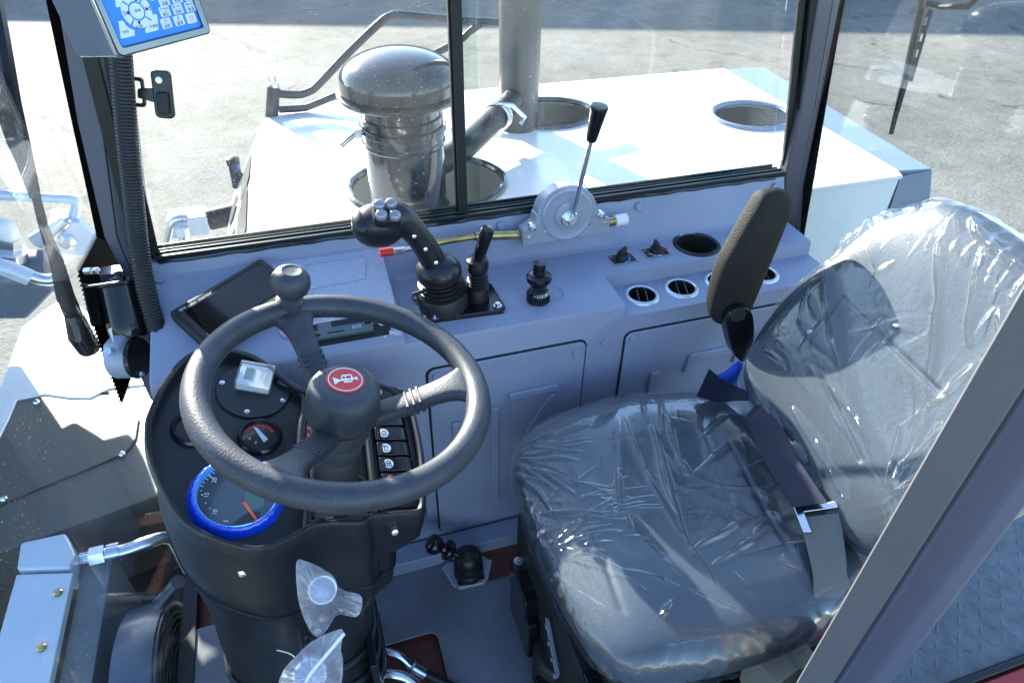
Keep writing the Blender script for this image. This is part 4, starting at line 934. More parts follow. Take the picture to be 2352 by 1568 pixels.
for a0 in (45, 135, 225, 315):
    A = [rad(a0 + 4 + k * 82 / 12) for k in range(13)]
    poly = [(cc.x + rx_ * math.cos(a), cc.y + ry_ * math.sin(a)) for a in A] + [(cc.x + (ri_x + .0018) * math.cos(a), cc.y + (ri_y + .0018) * math.sin(a)) for a in reversed(A)]
    MB().prism(poly, .0056, .0061, km).build('arrow_key', m_keyw, kb, smooth=None)
MB().prism(circ(ri_x, 40, cc.x, cc.y, ri_y), .0056, .0062, km).build('menu_key', m_keyw, kb, smooth=None)
keys = [((1602, 205), '7', 'PQRS', '单位'), ((1825, 160), '8', 'TUV', '回称'), ((2040, 120), '9', 'WXYZ', '累清'), ((1627, 408), '+/-', '', '自检'), ((1848, 360), '0', '', '置零'), ((2058, 318), '', '', ''),
        ((1585, 20), '4', 'GHI', '回重'), ((1805, -30), '5', 'JKL', '扣称'), ((2020, -70), '6', 'MNO', '累计')]
ink = MB(); gap = (kz(*keys[3][0])[1], kz(*keys[0][0])[1])
kw = abs(kz(1700, 200)[0] - kz(1518, 205)[0]); kh = abs(gap[1] - gap[0]) * .90; sc_ = kw
kang = math.atan2(kz(1690, 100)[1] - kz(1510, 125)[1], kz(1690, 100)[0] - kz(1510, 125)[0])
for (pos, a, b, c) in keys:
    x, y = kz(*pos); kmm = km @ T(x, y, 0)
    MB().prism(rrect(kw, kh, kw * .1), .0056, .0061, kmm).build('key', m_keyw, kb, smooth=None)
    if a:
        ink.text(a, sc_ * .36, kmm @ T(-sc_ * .30 if b else 0, sc_ * .22, .0066)); 
        if b: ink.text(b, sc_ * .24, kmm @ T(sc_ * .14, sc_ * .22, .0066))
        ink.text(c, sc_ * .33, kmm @ T(0, -sc_ * .26, .0066)); ink.box((0, -.0, .0064), (sc_ * .66, sc_ * .02, .0003), kmm)
for (pos, t_) in [((925, 560), '打印'), ((1410, 460), '打清单'), ((1130, 192), '菜单'), ((1160, 470), '毛/皮'), ((1405, 392), '.')]:
    x, y = kz(*pos); ink.text(t_, sc_ * .30, km @ T(x, y, .0067))
for (pos, t_) in [((905, 230), '去皮'), ((1345, 150), '查看')]:
    x, y = kz(*pos); ink.text(t_, sc_ * .22, km @ T(x, y, .0067) @ M4.Rotation(math.pi / 2, 4, 'Z'))
ar = sc_ * .17
for (pos, an) in [((955, 228), 180), ((1292, 158), 0), ((1158, 400), 270), ((1100, -10), 90)]:
    x, y = kz(*pos); ink.prism([(ar, 0), (-ar * .8, ar), (-ar * .8, -ar)], .0064, .0068, km @ T(x, y, 0) @ M4.Rotation(rad(an), 4, 'Z'))
ink.build('key_lettering', m_ink, kb, smooth=None)
mb = MB(); x, y = kz(2060, 320); pm = km @ T(x, y, .0066); A = np.linspace(rad(125), rad(415), 26)
mb.tube([pm @ V((sc_ * .2 * math.cos(a), sc_ * .22 * math.sin(a), 0)) for a in A], sc_ * .016, 6); mb.tube([pm @ V((0, sc_ * .05, 0)), pm @ V((0, sc_ * .28, 0))], sc_ * .016, 6); mb.build('power_symbol', m_redmark, kb)

# ================================================================ instrument binnacle
bi = thing('instrument_console', 'black steering column console with round gauges and rocker switches', 'instrument console', (-.12, .75, 0))
pn = V((.25, -.2, .95)).normalized(); pp0 = V((-.05, .70, .60)); pxv = V((0, 1, 0)).cross(pn).normalized(); pyv = pn.cross(pxv)
PM = M4.Identity(4)
for i in range(3): PM[i][0], PM[i][1], PM[i][2], PM[i][3] = pxv[i], pyv[i], pn[i], pp0[i]
rim = [(-.246, .152), (-.249, .117), (-.240, .056), (-.205, -.022), (-.158, -.064), (-.099, -.086), (-.055, -.073), (-.028, -.059), (.0, -.056), (.043, -.059), (.060, -.050), (.098, -.049), (.134, -.045), (.146, -.010), (.154, .05), (.155, .107), (.150, .160), (.125, .190), (.095, .205), (.045, .200), (-.020, .192), (-.052, .217), (-.094, .260), (-.146, .278), (-.196, .265), (-.228, .215)]
rimc = [(p.x, p.y) for p in cat([V((a, b, 0)) for a, b in rim], 5, closed=True)]
NR = len(rimc); ctr = V((-.05, .08, 0))
def scale2(poly, k, c): return [(c[0] + (x - c[0]) * k, c[1] + (y - c[1]) * k) for x, y in poly]
def inset(poly, d):                                        # inward offset
    out = []; n = len(poly)
    for i in range(n):
        a, b = V(poly[i - 1]), V(poly[(i + 1) % n]); t = (b - a).normalized(); out.append((poly[i][0] - t.y * d, poly[i][1] + t.x * d))
    return out
# shell: outer skin lofted from the rim down to the pedestal
mb = MB(); rows = []
ped_c = V((-.15, .755)); 
angs = []
for (x, y) in rimc:
    pw = PM @ V((x, y, 0)); angs.append(math.atan2(pw.y - ped_c.y, pw.x - ped_c.x))
def pedpt(a, hx, hy, rr=3.5):
    c, s_ = math.cos(a), math.sin(a); k = (abs(c / hx) ** rr + abs(s_ / hy) ** rr) ** (-1 / rr); return k * c, k * s_
inn = inset(rimc, .009)
rows.append([PM @ V((x, y, -.020)) for x, y in inn]); rows.append([PM @ V((x, y, .001)) for x, y in inn]); 
rows.append([PM @ V((x, y, .004)) for x, y in inset(rimc, .006)]); rows.append([PM @ V((x, y, .004)) for x, y in inset(rimc, .003)]); rows.append([PM @ V((x, y, .0)) for x, y in rimc])
for (t, z, inw) in ((0, -.02, .000), (0.0, -.06, -.002), (.0, -.10, -.011), (.02, -.14, -.013), (.10, -.182, -.010), (.34, -.218, -.002), (.70, -.248, .008), (.88, -.285, .012), (.96, -.34, .016), (1, -.46, .02)):
    row = []
    for (x, y), a in zip(inset(rimc, inw), angs):
        q = PM @ V((x, y, 0)); dz = z
        ex, ey = pedpt(a, .125, .118)
        pw = V((ped_c.x + ex, ped_c.y - .01 + ey, 0))
        right = max(0.0, min(1.0, (x - .01) / .09))        # the switch side is shallow
        t2 = min(1, t + right * (.55 if z < -.06 else .1 if z < -.03 else 0) * (1 - t))
        zz_ = q.z + dz * (1 - .0 * right)
        zf = zz_ * (1 - t) + (.62 + z - .02) * t
        row.append(V((q.x + (pw.x - q.x) * t2, q.y + (pw.y - q.y) * t2, zf)))
    rows.append(row)
rows.append([V((p.x, p.y, -.01)) for p in rows[-1]])
vs_ = [p for r in rows for p in r]; fs = []
for i in range(len(rows) - 1):
    for k in range(NR):
        k2 = (k + 1) % NR; fs.append((i * NR + k, i * NR + k2, (i + 1) * NR + k2, (i + 1) * NR + k))
mb.add(vs_, fs); mb.build('shell', m_black, bi, smooth=35)
mb = MB(); 
mb.tube([rows[8][k] + (rows[8][k] - V((ped_c.x, ped_c.y, rows[8][k].z))).normalized() * .0006 for k in range(NR)], .0018, 6, closed=True); mb.build('shell_seam', m_blackg, bi)
# lower horizontal rib folds of the pedestal gaiter
mb = MB()
for z, k in ((.235, 1.02), (.165, 1.03), (.10, 1.04)):
    mb.tube([V((ped_c.x + k * pedpt(a, .125, .118)[0], ped_c.y - .01 + k * pedpt(a, .125, .118)[1], z)) for a in np.linspace(0, 2 * math.pi, 60, endpoint=False)], .006, 8, closed=True)
mb.build('pedestal_rib', m_black, bi)
def fp(x, y, h=-.019):            # same sight line, on the sunken face
    p = PM @ V((x, y, 0)); d = p - CAM; k = (h) / d.dot(pn); q = PM.inverted() @ (p + d * k); return q.x, q.y
# main face with holes for the gauges
tc_, tr_ = fp(-.125, .000), .064
div = [(-.024, .186), (-.031, .12), (-.035, .07), (-.032, .02), (-.030, -.02), (-.033, -.05)]
MB().prism(inset(rimc, .0092), -.024, -.019, PM).build('face_panel', m_black, bi)
# gauge pod edge, a curved lip dividing gauges and column
lip = cat([V((x, y, 0)) for x, y in [(-.062, .216)] + div], 6)
mb = MB(); mb.tube([PM @ V((p.x, p.y, -.010)) for p in lip], .0075, 12); mb.build('pod_lip', m_black, bi)
mb = MB(); wl = [(p.x, p.y) for p in lip]; mb.prism(wl + [(x + .006, y) for x, y in reversed(wl)], -.022, -.008, PM); mb.build('pod_wall', m_black, bi)
# column tray with wavy raised lip
mb = MB(); wav = cat([V((x, y, 0)) for x, y in [(-.026, -.035), (-.022, .018), (-.008, .033), (.012, .028), (.03, .022), (.046, .028), (.056, .012), (.062, -.032)]], 6)
mb.tube([PM @ V((p.x, p.y, -.012)) for p in wav], .005, 10); mb.tube([PM @ V((p.x, p.y, -.006)) for p in cat([V((x, y, 0)) for x, y in [(-.03, -.048), (-.012, -.046), (.02, -.044), (.05, -.045), (.066, -.03), (.069, .05), (.072, .185)]], 6)], .006, 10)
mb.build('tray_lip', m_black, bi)
mb = MB(); mb.prism(rrect(.084, .055, .012, 4, .018, -.010), -.019, -.016, PM); mb.build('tray', mat('tray_grey', (.12, .12, .10), .35), bi)
# hour meter
hm_ = PM @ T(*fp(-.102, .187), -.019)
MB().lathe([(.057, 0), (.057, .004), (.0555, .0055), (0, .0055)], hm_ @ M4.Diagonal((1, .96, 1, 1)), 56).build('meter_plate', m_black, bi, smooth=30)
for (x, y) in [(-.047, .012), (.044, -.024), (-.010, -.046), (.02, .048)]:
    mb = MB(); mb.lathe([(.0045, .0055), (.0042, .0075), (.002, .0085), (0, .0085)], hm_ @ T(x, y, 0), 16); mb.build('plate_screw', m_chrome, bi)
hb = hm_ @ T(.002, .016, 0) @ M4.Rotation(rad(-13), 4, 'Z')
b1 = MB().prism(rrect(.050, .043, .002), .0055, .020, hb).build('hour_meter', m_whitep, bi, bevel=.001)
def sub(o_parent, mbx, name, mt, **k):
    o = mbx.build(name, mt, bi, **k); o.parent = o_parent; o.location = (0, 0, 0); return o
sub(b1, MB().prism(rrect(.054, .047, .002), .0056, .026, hb), 'clear_cover', m_clear, bevel=.001)
sub(b1, MB().prism(rrect(.013, .024, .001, cx=-.010, cy=.002), .0200, .0206, hb), 'display', m_lcd)
sub(b1, MB().text('0000', .010, hb @ T(.010, .004, .0207) @ M4.Rotation(math.pi / 2, 4, 'Z')).box((.017, 0, .0206), (.004, .03, .0004), hb), 'lettering', mat('faint_ink', (.45, .42, .33), .5), smooth=None)
# small gauges
def gauge(name, x, y, r, lab):
    m = PM @ T(*fp(x, y), -.019)
    g_ = MB().lathe([(r, 0), (r, .004), (r - .003, .008), (r - .006, .008), (r - .008, .002), (0, .002)], m, 48).build(name, m_blackg, bi, smooth=35)
    if lab: g_['label'] = lab
    sub(g_, MB().prism(circ(r - .0075, 40), .0021, .0024, m), 'dial', m_dialb, smooth=None)
    return g_, m
g1, gm1 = gauge('gauge', -.185, .116, .032, 'left gauge half hidden behind the wheel rim')
sub(g1, MB().text('8', .008, gm1 @ T(.004, -.014, .003)).text('L', .008, gm1 @ T(.010, -.018, .003)).box((0, .006, .003), (.0015, .02, .0003), gm1), 'dial_marking', m_mark, smooth=None)
g2, gm2 = gauge('gauge', -.094, .099, .033, 'gauge with a red scale')
mb = MB()
for k in range(22):
    a = rad(158 - k * 6.4); mb.box((.0205, 0, .0028), (.0045, .0011, .0004), gm2 @ M4.Rotation(a, 4, 'Z'))
sub(g2, mb, 'red_scale', m_redmark, smooth=None)
mb = MB(); mb.text('-2', .006, gm2 @ T(-.015, -.004, .003) @ M4.Rotation(rad(20), 4, 'Z')); mb.text('bar', .0042, gm2 @ T(-.006, -.011, .003) @ M4.Rotation(rad(70), 4, 'Z')); sub(g2, mb, 'dial_marking', m_mark, smooth=None)
mb = MB(); mb.prism([(.012, -.006), (.006, -.012), (-.009, .017), (-.004, .016)], .003, .0036, gm2); sub(g2, mb, 'needle', m_alum, smooth=None)
# tachometer still wrapped in blue film
tm = PM @ T(tc_[0], tc_[1], -.019)
MBt = MB().lathe([(.056, 0), (.056, .009), (.0545, .0095), (.0535, .004), (0, .004)], tm, 64)
tg_ = MBt.build('tachometer', m_black, bi, smooth=35)
tg_['label'] = 'large tachometer with a blue film ring'
prof = [(.052, .004), (.0530, .0115), (.0555, .0155), (.0575, .0150)]
sub(tg_, MB().ring([(.0515, .0045), (.0525, .012), (.0545, .0158), (.0562, .0162), (.0550, .010), (.053, .004)], tm, 72), 'film_ring', m_bluefilm2, smooth=50)
mb = MB(); vs_ = []; fs = []; Nn = 180
for i, (r, z) in enumerate([(.0558, .0163), (.0590, .0150), (.0625, .0095), (.0640, .003), (.066, .0005)]):
    for k in range(Nn):
        a = 2 * math.pi * k / Nn; w_ = (i / 4) ** 2; rr = r + w_ * (.0005 * math.sin(7 * a + 1) + .0006 * math.sin(23 * a + 2 * math.sin(3 * a)) + .0006 * math.sin(53 * a + 3 * math.sin(5 * a))); zz2 = z + (i in (1, 2, 3)) * .0005 * math.sin(29 * a + i)
        vs_.append((rr * math.cos(a), rr * math.sin(a), zz2))
for i in range(4):
    for k in range(Nn): fs.append((i * Nn + k, i * Nn + (k + 1) % Nn, (i + 1) * Nn + (k + 1) % Nn, (i + 1) * Nn + k))
mb.add(vs_, fs, tm); sub(tg_, mb, 'blue_film', m_bluefilm, smooth=60)
sub(tg_, MB().prism(circ(.0525, 60), .0041, .0046, tm), 'dial', m_dial, smooth=None)
mb = MB(); mb.prism([(.010, -.030), (.036, -.022), (.036, .020), (.010, .020)], .0047, .005, tm); sub(tg_, mb, 'display', m_lcd, smooth=None)
mb = MB(); mb.prism([(-.012, -.050), (.030, -.040), (.030, -.028), (.010, -.032)], .0047, .0049, tm); sub(tg_, mb, 'dark_sector', m_dialb, smooth=None)
def tz(zx, zy):                            # position on the tachometer from the enlarged photograph
    u, v = (440 + zx * 320 / 2091) / 1.08844, (1120 + zy * 320 / 2091) / 1.08844
    p = tm.inverted() @ hitp(u, v, tm @ V((0, 0, .005)), pn); return p.x, p.y
mb = MB()
for (a, b, th_) in [((595, 385), (630, 420), .0008), ((525, 430), (600, 490), .0013), ((468, 480), (520, 515), .0008), ((420, 545), (470, 568), .0008), ((400, 610), (445, 630), .0008), ((395, 690), (420, 695), .0008), ((412, 755), (440, 770), .0012), ((640, 320), (690, 370), .0008), ((470, 900), (500, 890), .0008), ((540, 990), (570, 975), .0008)]:
    p, q = V((*tz(*a), .0052)), V((*tz(*b), .0052)); mb.tube([tm @ p, tm @ q], th_ * .6, 5)
for (pos, t_) in [((632, 520), '20'), ((500, 765), '15'), ((640, 1040), '10'), ((820, 1190), '5'), ((1300, 1235), '0')]:
    mb.text(t_, .0085, tm @ T(*tz(*pos), .0052) @ M4.Rotation(rad(78), 4, 'Z'))
mb.text('x100', .0062, tm @ T(*tz(1415, 1185), .0052) @ M4.Rotation(rad(82), 4, 'Z')); mb.text('r/min', .0050, tm @ T(*tz(1480, 1175), .0052) @ M4.Rotation(rad(82), 4, 'Z'))
sub(tg_, mb, 'dial_marking', m_mark, smooth=None)
a, b = V((*tz(1105, 890), 0)), V((*tz(1365, 1250), 0)); d_ = (b - a).normalized(); n_ = V((-d_.y, d_.x, 0))
sub(tg_, MB().prism([(p.x, p.y) for p in (a + n_ * .0024, a - n_ * .0024, b - n_ * .0014, b + n_ * .0014)], .0062, .0070, tm), 'needle', m_needle, smooth=None)
# red sticker beside the column
mb = MB(); mb.prism(rrect(.012, .045, .001, cx=-.0195, cy=.115), -.019, -.0182, PM); st = mb.build('red_sticker', m_red, bi)
sub(st, MB().text('E', .013, PM @ T(-.0165, .127, -.0178) @ M4.Rotation(math.pi / 2, 4, 'Z')).text('T', .013, PM @ T(-.0165, .113, -.0178) @ M4.Rotation(math.pi / 2, 4, 'Z')), 'lettering', m_mark, smooth=None)
# rocker switches
swm = PM @ T(0, 0, -.014)
MB().prism(rrect(.074, .245, .004, 4, .110, .078), -.006, .002, swm).build('switch_frame', m_black, bi, bevel=.002)
prof_r = [(-.029, .001), (-.028, .0125), (-.022, .0145), (-.008, .0125), (.008, .0135), (.020, .0105), (.027, .004), (.0285, .001)]
for k, y in enumerate([.186, .158, .130, .101, .072, .043, .014, -.018]):
    m = swm @ T(.109, y, .001) @ M4(((1, 0, 0, 0), (0, 0, -1, 0), (0, 1, 0, 0), (0, 0, 0, 1)))
    if k == 7:
        MB().prism(rrect(.056, .022, .002, 3, .109, y), .002, .0045, swm).build('blank_cover', m_blackm, bi, bevel=.001); continue
    r_ = MB().prism(prof_r, -.0125, .0125, m).build('rocker_switch', m_blackg, bi, bevel=.0018, bseg=3)
    im = swm @ T(.109 - .0145, y, .0148) @ M4.Rotation(rad(4), 4, 'Y')
    red = k in (6,)
    if k in (0, 3, 4, 5, 6): sub(r_, MB().prism(circ(.0082, 28), -.0006, .0, im), 'icon_disc', m_redmark if red else m_mark, smooth=None)
    mb = MB(); wI = .0006
    if k == 0:
        for q in range(5): mb.tube([im @ V((.0032 * math.cos(a) + .0032 * math.cos(q * 1.2566), .0022 * math.sin(a) + .0032 * math.sin(q * 1.2566), .0002)) for a in np.linspace(0, 6.28, 12, endpoint=False)], wI * .6, 5, closed=True)
    elif k == 3:
        mb.tube([im @ V((x, y2, .0002)) for x, y2 in [(-.004, .001), (-.002, .0045), (.004, .003), (.004, -.003), (-.002, -.0045), (-.004, -.001)]], wI, 5, closed=True)
    elif k in (4,):
        mb.tube([im @ V((x, y2, .0002)) for x, y2 in [(-.003, .0045), (.002, .0045), (.0045, .001), (.0045, -.001), (.002, -.0045), (-.003, -.0045)]], wI, 5, closed=True); mb.tube([im @ V((-.005, .005, .0002)), im @ V((-.001, .001, .0002))], wI, 5)
    elif k == 5:
        mb.tube([im @ V((.0045 * math.sin(a) , .0005 + .005 * math.cos(a), .0002)) for a in np.linspace(-1.57, 1.57, 10)], wI, 5, closed=True)
        for q in range(4): mb.tube([im @ V((-.0045 + q * .003, -.001, .0002)), im @ V((-.0045 + q * .003, -.0055, .0002))], wI, 5)
    elif k == 6:
        mb.tube([im @ V((.004 * math.cos(a), .004 * math.sin(a), .0002)) for a in np.linspace(0, 6.28, 16, endpoint=False)], wI, 5, closed=True); mb.box((0, 0, .0002), (.001, .0055, .0004), im)
    else:
        continue
    sub(r_, mb, 'icon', m_ink if not red else mat('dark_red', (.25, .01, .01), .5), smooth=None)
for (u, v, y) in [(557, 1313, .625), (906, 1219, .645)]:
    q = hit(u, v, 'y', y); mb = MB(); mb.lathe([(.0065, -.006), (.0065, .002), (.005, .005), (0, .006)], frame(q, (.1, -1, .35)), 16); mb.build('shell_screw', m_chrome, bi)

# ================================================================ steering wheel
wn = V((.209, -.054, .976)).normalized(); wc = V((0, .721, .774))
sw_ = thing('steering_wheel', 'dark foam steering wheel with a red horn button and spinner knob', 'steering wheel', tuple(wc - wn * .12))
ex_ = V((0, 1, 0)).cross(wn).normalized(); ey_ = wn.cross(ex_); WM = M4.Identity(4)
for i in range(3): WM[i][0], WM[i][1], WM[i][2], WM[i][3] = ex_[i], ey_[i], wn[i], wc[i]
MB().torus(.1845, .0178, WM, 128, 24).build('rim', m_wheel, sw_, smooth=180)
for an in (109.5, 1.0, -122.0):
    m = WM @ M4.Rotation(rad(an), 4, 'Z'); mb = MB(); vs_ = []; fs = []
    st_ = [(.020, .019, -.062, .013), (.050, .0185, -.054, .012), (.080, .018, -.042, .012), (.105, .0172, -.031, .0115), (.130, .0175, -.018, .012), (.150, .021, -.0085, .012), (.166, .030, -.003, .0115), (.178, .047, -.001, .010)]
    nseg = 16
    for (r, hw, z, th_) in st_:
        for k in range(nseg):
            a = 2 * math.pi * k / nseg; c_, s_ = math.cos(a), math.sin(a)
            vs_.append((r, math.copysign(abs(c_) ** .55, c_) * hw, z + math.copysign(abs(s_) ** .55, s_) * th_))
    for i in range(len(st_) - 1):
        for k in range(nseg): fs.append((i * nseg + k, i * nseg + (k + 1) % nseg, (i + 1) * nseg + (k + 1) % nseg, (i + 1) * nseg + k))
    fs += [tuple(range(nseg))[::-1], tuple(len(st_) * nseg - nseg + k for k in range(nseg))]
    mb.add(vs_, fs, m); sp = mb.build('spoke', m_wheel, sw_, smooth=70, sub=1)
    mb = MB()
    for q in range(3):
        r = .092 + q * .0085; z = np.interp(r, [.08, .105, .13], [-.042, -.031, -.018])
        mb.box((0, 0, 0), (.0055, .0345, .0228), m @ T(r, 0, z) @ M4.Rotation(rad(-25), 4, 'Y'))
    o = mb.build('spoke_ridge', m_wheel, sw_, bevel=.0018); o.parent = sp; o.location = (0, 0, 0)
MB().lathe([(.030, -.135), (.031, -.118), (.034, -.112), (.034, -.095), (.040, -.088), (.043, -.066), (.042, -.060), (.037, -.058), (.037, -.048)], WM, 44).build('hub', m_wheel, sw_, smooth=40)
MB().lathe([(.036, -.0525), (.0485, -.0515), (.0505, -.046), (.0505, -.038), (.0500, -.015), (.0485, -.004), (.044, .004), (.036, .0085), (.028, .010), (0, .010)], WM, 56).build('hub_cap', m_wheel, sw_, smooth=80)
MB().lathe([(.036, -.20), (.036, -.14), (.030, -.13)], WM, 36).build('column_boot', m_blackm, sw_)
hbm = WM @ T(0.0, .004, .010) @ M4.Rotation(rad(8), 4, 'Z'); hsm = hbm @ M4.Diagonal((-1.05, 1.05, 1, 1))
hb_ = MB().lathe([(.0255, 0), (.0255, .0012), (.0245, .0018), (0, .0018)], hbm, 48).build('horn_button', m_red, sw_, smooth=30)
mb = MB(); mb.ring([(.0218, .0018), (.0218, .0023), (.0228, .0023), (.0228, .0018)], hbm, 56)
ht = .0022
mb.tube([hsm @ V((x, y, ht)) for x, y in [(-.013, -.001), (.008, -.001)]], .0014, 6)
mb.prism([(.008, .0004), (.0145, .0055), (.0150, .0050), (.0150, -.0065), (.0145, -.0070), (.008, -.0024)], .0018, .0026, hsm)
mb.prism([(-.0155, .0022), (-.013, .0008), (-.013, -.0028), (-.0155, -.0042)], .0018, .0026, hsm)
mb.tube([hsm @ V((x, y, ht)) for x, y in [(-.009, -.001), (-.009, .0055), (-.0075, .007), (.002, .007), (.0035, .0055), (.0035, .001), (.002, -.0055), (-.0065, -.0055), (-.008, -.004)]], .0011, 6)
mb.tube([hsm @ V((x, y, ht)) for x, y in [(-.001, .007), (-.001, -.005)]], .0009, 6)
o = mb.build('horn_symbol', m_mark, sw_, smooth=None); o.parent = hb_; o.location = (0, 0, 0)
# spinner knob
ka = rad(109.5); kbm = WM @ T(.186 * math.cos(ka), .186 * math.sin(ka), .012)
MB().lathe([(.020, -.014), (.020, .006), (.015, .010), (.015, .018)], kbm, 36).build('knob_neck', m_wheel, sw_, smooth=40)
MB().lathe([(.013, .016), (.020, .018), (.0262, .026), (.0285, .036), (.0270, .047), (.0215, .055), (.014, .0585), (.0135, .0580), (0, .0595)], kbm, 48).build('spinner_knob', m_wheel, sw_, smooth=60)

# ================================================================ seat
CUSH_W=[(0.537,0.779,0.475,0.557,5,7),(0.481,0.686,0.474,0.532,5,6),(0.474,0.532,0.475,0.455,4,4),(0.429,0.701,0.399,0.625,4,4),(0.399,0.625,0.397,0.577,4,3),(0.570,0.667,0.673,0.704,4,4),(0.626,0.740,0.688,0.768,3,3),(0.551,0.706,0.553,0.660,4,4),(0.534,0.709,0.534,0.674,3,3),(0.622,0.634,0.693,0.652,3,3),(0.482,0.519,0.606,0.547,4,5),(0.492,0.486,0.620,0.516,4,4),(0.587,0.517,0.628,0.544,3,4),(0.545,0.662,0.580,0.630,3,3),(0.518,0.645,0.602,0.552,3,3),(0.529,0.633,0.697,0.586,3,3),(0.280,0.669,0.397,0.607,3,4),(0.289,0.659,0.398,0.595,3,3),(0.275,0.611,0.356,0.518,3,4),(0.356,0.518,0.421,0.466,3,3),(0.337,0.523,0.374,0.474,3,3),(0.273,0.753,0.295,0.665,4,5),(0.284,0.817,0.419,0.815,3,5),(0.263,0.774,0.314,0.699,3,4),(0.432,0.811,0.487,0.839,4,5),(0.550,0.852,0.535,0.799,3,3),(0.588,0.846,0.547,0.761,4,4),(0.578,0.807,0.554,0.712,4,4),(0.253,0.647,0.267,0.572,3,3),(0.247,0.602,0.261,0.482,3,3),(0.245,0.578,0.320,0.452,3,3),(0.434,0.456,0.491,0.408,3,4),(0.423,0.510,0.445,0.452,3,4),(0.517,0.430,0.525,0.408,3,3),(0.374,0.432,0.401,0.450,3,3),(0.273,0.806,0.379,0.761,3,4),(0.272,0.802,0.340,0.724,3,4),(0.272,0.793,0.308,0.709,3,3),(0.271,0.780,0.388,0.660,3,3),(0.652,0.596,0.651,0.572,3,5),(0.638,0.552,0.647,0.530,3,6),(0.525,0.493,0.654,0.477,3,2),(0.492,0.812,0.478,0.691,4,3)]
BACK_W=[(0.684,0.459,0.612,0.364,5,5),(0.612,0.364,0.512,0.240,4,4),(0.611,0.447,0.524,0.333,5,6),(0.584,0.453,0.566,0.422,4,4),(0.534,0.388,0.517,0.332,4,4),(0.513,0.430,0.479,0.371,5,5),(0.528,0.392,0.495,0.367,5,4),(0.802,0.294,0.664,0.201,8,9),(0.664,0.201,0.579,0.146,5,6),(0.784,0.351,0.743,0.335,6,7),(0.784,0.140,0.741,0.135,4,5),(0.741,0.135,0.671,0.118,4,5),(0.791,0.110,0.738,0.114,4,4),(0.792,0.055,0.640,0.027,4,5),(0.640,0.027,0.590,0.029,5,6),(0.773,0.194,0.689,0.189,4,4),(0.714,0.219,0.639,0.186,5,5),(0.688,0.150,0.589,0.146,3,4),(0.589,0.146,0.478,0.131,4,5),(0.669,0.078,0.549,0.057,5,6),(0.549,0.057,0.500,0.043,6,6),(0.598,0.074,0.570,0.068,3,3),(0.600,0.122,0.480,0.102,3,3),(0.478,0.131,0.451,0.112,4,5),(0.468,0.142,0.464,0.236,4,4),(0.498,0.232,0.499,0.312,4,5),(0.793,0.429,0.796,0.393,5,5),(0.658,0.470,0.617,0.454,4,6),(0.630,0.464,0.591,0.449,4,6),(0.614,0.466,0.569,0.448,4,6),(0.586,0.462,0.547,0.445,4,6),(0.683,0.464,0.657,0.453,3,4),(0.789,0.237,0.740,0.223,4,4),(0.842,0.183,0.835,0.120,4,3),(0.735,0.163,0.734,0.249,4,3),(0.719,0.325,0.709,0.363,3,2),(0.634,0.286,0.597,0.302,3,2),(0.619,0.224,0.625,0.277,3,2)]
seat = thing('driver_seat', 'dark blue vinyl driver seat still wrapped in crumpled clear plastic film', 'seat', (.5, .62, 0))
def spline2(pts, n):
    P = cat([V((a, b, 0)) for a, b in pts], 12, closed=True); A = np.array([[p.x, p.y] for p in P]); A = np.vstack([A, A[:1]])
    L = np.concatenate([[0], np.cumsum(np.linalg.norm(np.diff(A, axis=0), axis=1))]); s_ = np.linspace(0, L[-1], n, endpoint=False)
    return np.stack([np.interp(s_, L, A[:, 0]), np.interp(s_, L, A[:, 1])], 1)
def vnoise(XY, sc, seed):                  # cheap smooth noise
    r = np.random.default_rng(seed); o = np.zeros(len(XY))
    for k in range(7):
        a = r.uniform(0, 2 * np.pi); f = sc * r.uniform(.6, 1.6); o += np.sin((XY[:, 0] * np.cos(a) + XY[:, 1] * np.sin(a)) * f + r.uniform(0, 6.28))
    return o / 3.5
def ridges(XY, L, wk=1.0):
    h = np.zeros(len(XY)); W = XY + np.stack([vnoise(XY, 60, 1), vnoise(XY, 60, 2)], 1) * .0022
    for (x0, y0, x1, y1, w, hh) in L:
        a = np.array([x0, y0]); d = np.array([x1 - x0, y1 - y0]); ln = np.hypot(*d) + 1e-9; d = d / ln
        t = (W - a) @ d; s_ = (W - a) @ np.array([-d[1], d[0]]); tt = np.clip(t / ln, 0, 1)
        over = np.maximum(np.maximum(-t, t - ln), 0)
        tap = np.sin(np.pi * np.clip(tt * .92 + .04, 0, 1)) ** .6
        wid = w * .00092 * wk * (.45 + .75 * tap)
        h += hh * .00185 * tap * np.exp(-np.abs(s_ / wid) ** 1.6) * np.exp(-(over / .004) ** 2)
    return h
def fan(cx, cy, n, a0, a1, r0, r1, seed, w=(2, 4), h=(1, 3)):
    r = np.random.default_rng(seed); o = []
    for k in range(n):
        a = rad(r.uniform(a0, a1)); q = r.uniform(r0, r1); s0 = r.uniform(.02, .25) * q; b = a + r.uniform(-.12, .12)
        o.append((cx + s0 * math.cos(a), cy + s0 * math.sin(a), cx + q * math.cos(b), cy + q * math.sin(b), r.uniform(*w), r.uniform(*h)))
    return o
def scatter(n, box, lens, seed, w=(1.5, 3), h=(.6, 1.8), ang=None):
    r = np.random.default_rng(seed); o = []
    for k in range(n):
        x, y = r.uniform(box[0], box[1]), r.uniform(box[2], box[3]); a = r.uniform(0, math.pi) if ang is None else rad(r.normal(ang[0], ang[1])); q = r.uniform(*lens)
        o.append((x, y, x + q * math.cos(a), y + q * math.sin(a), r.uniform(*w), r.uniform(*h)))
    return o
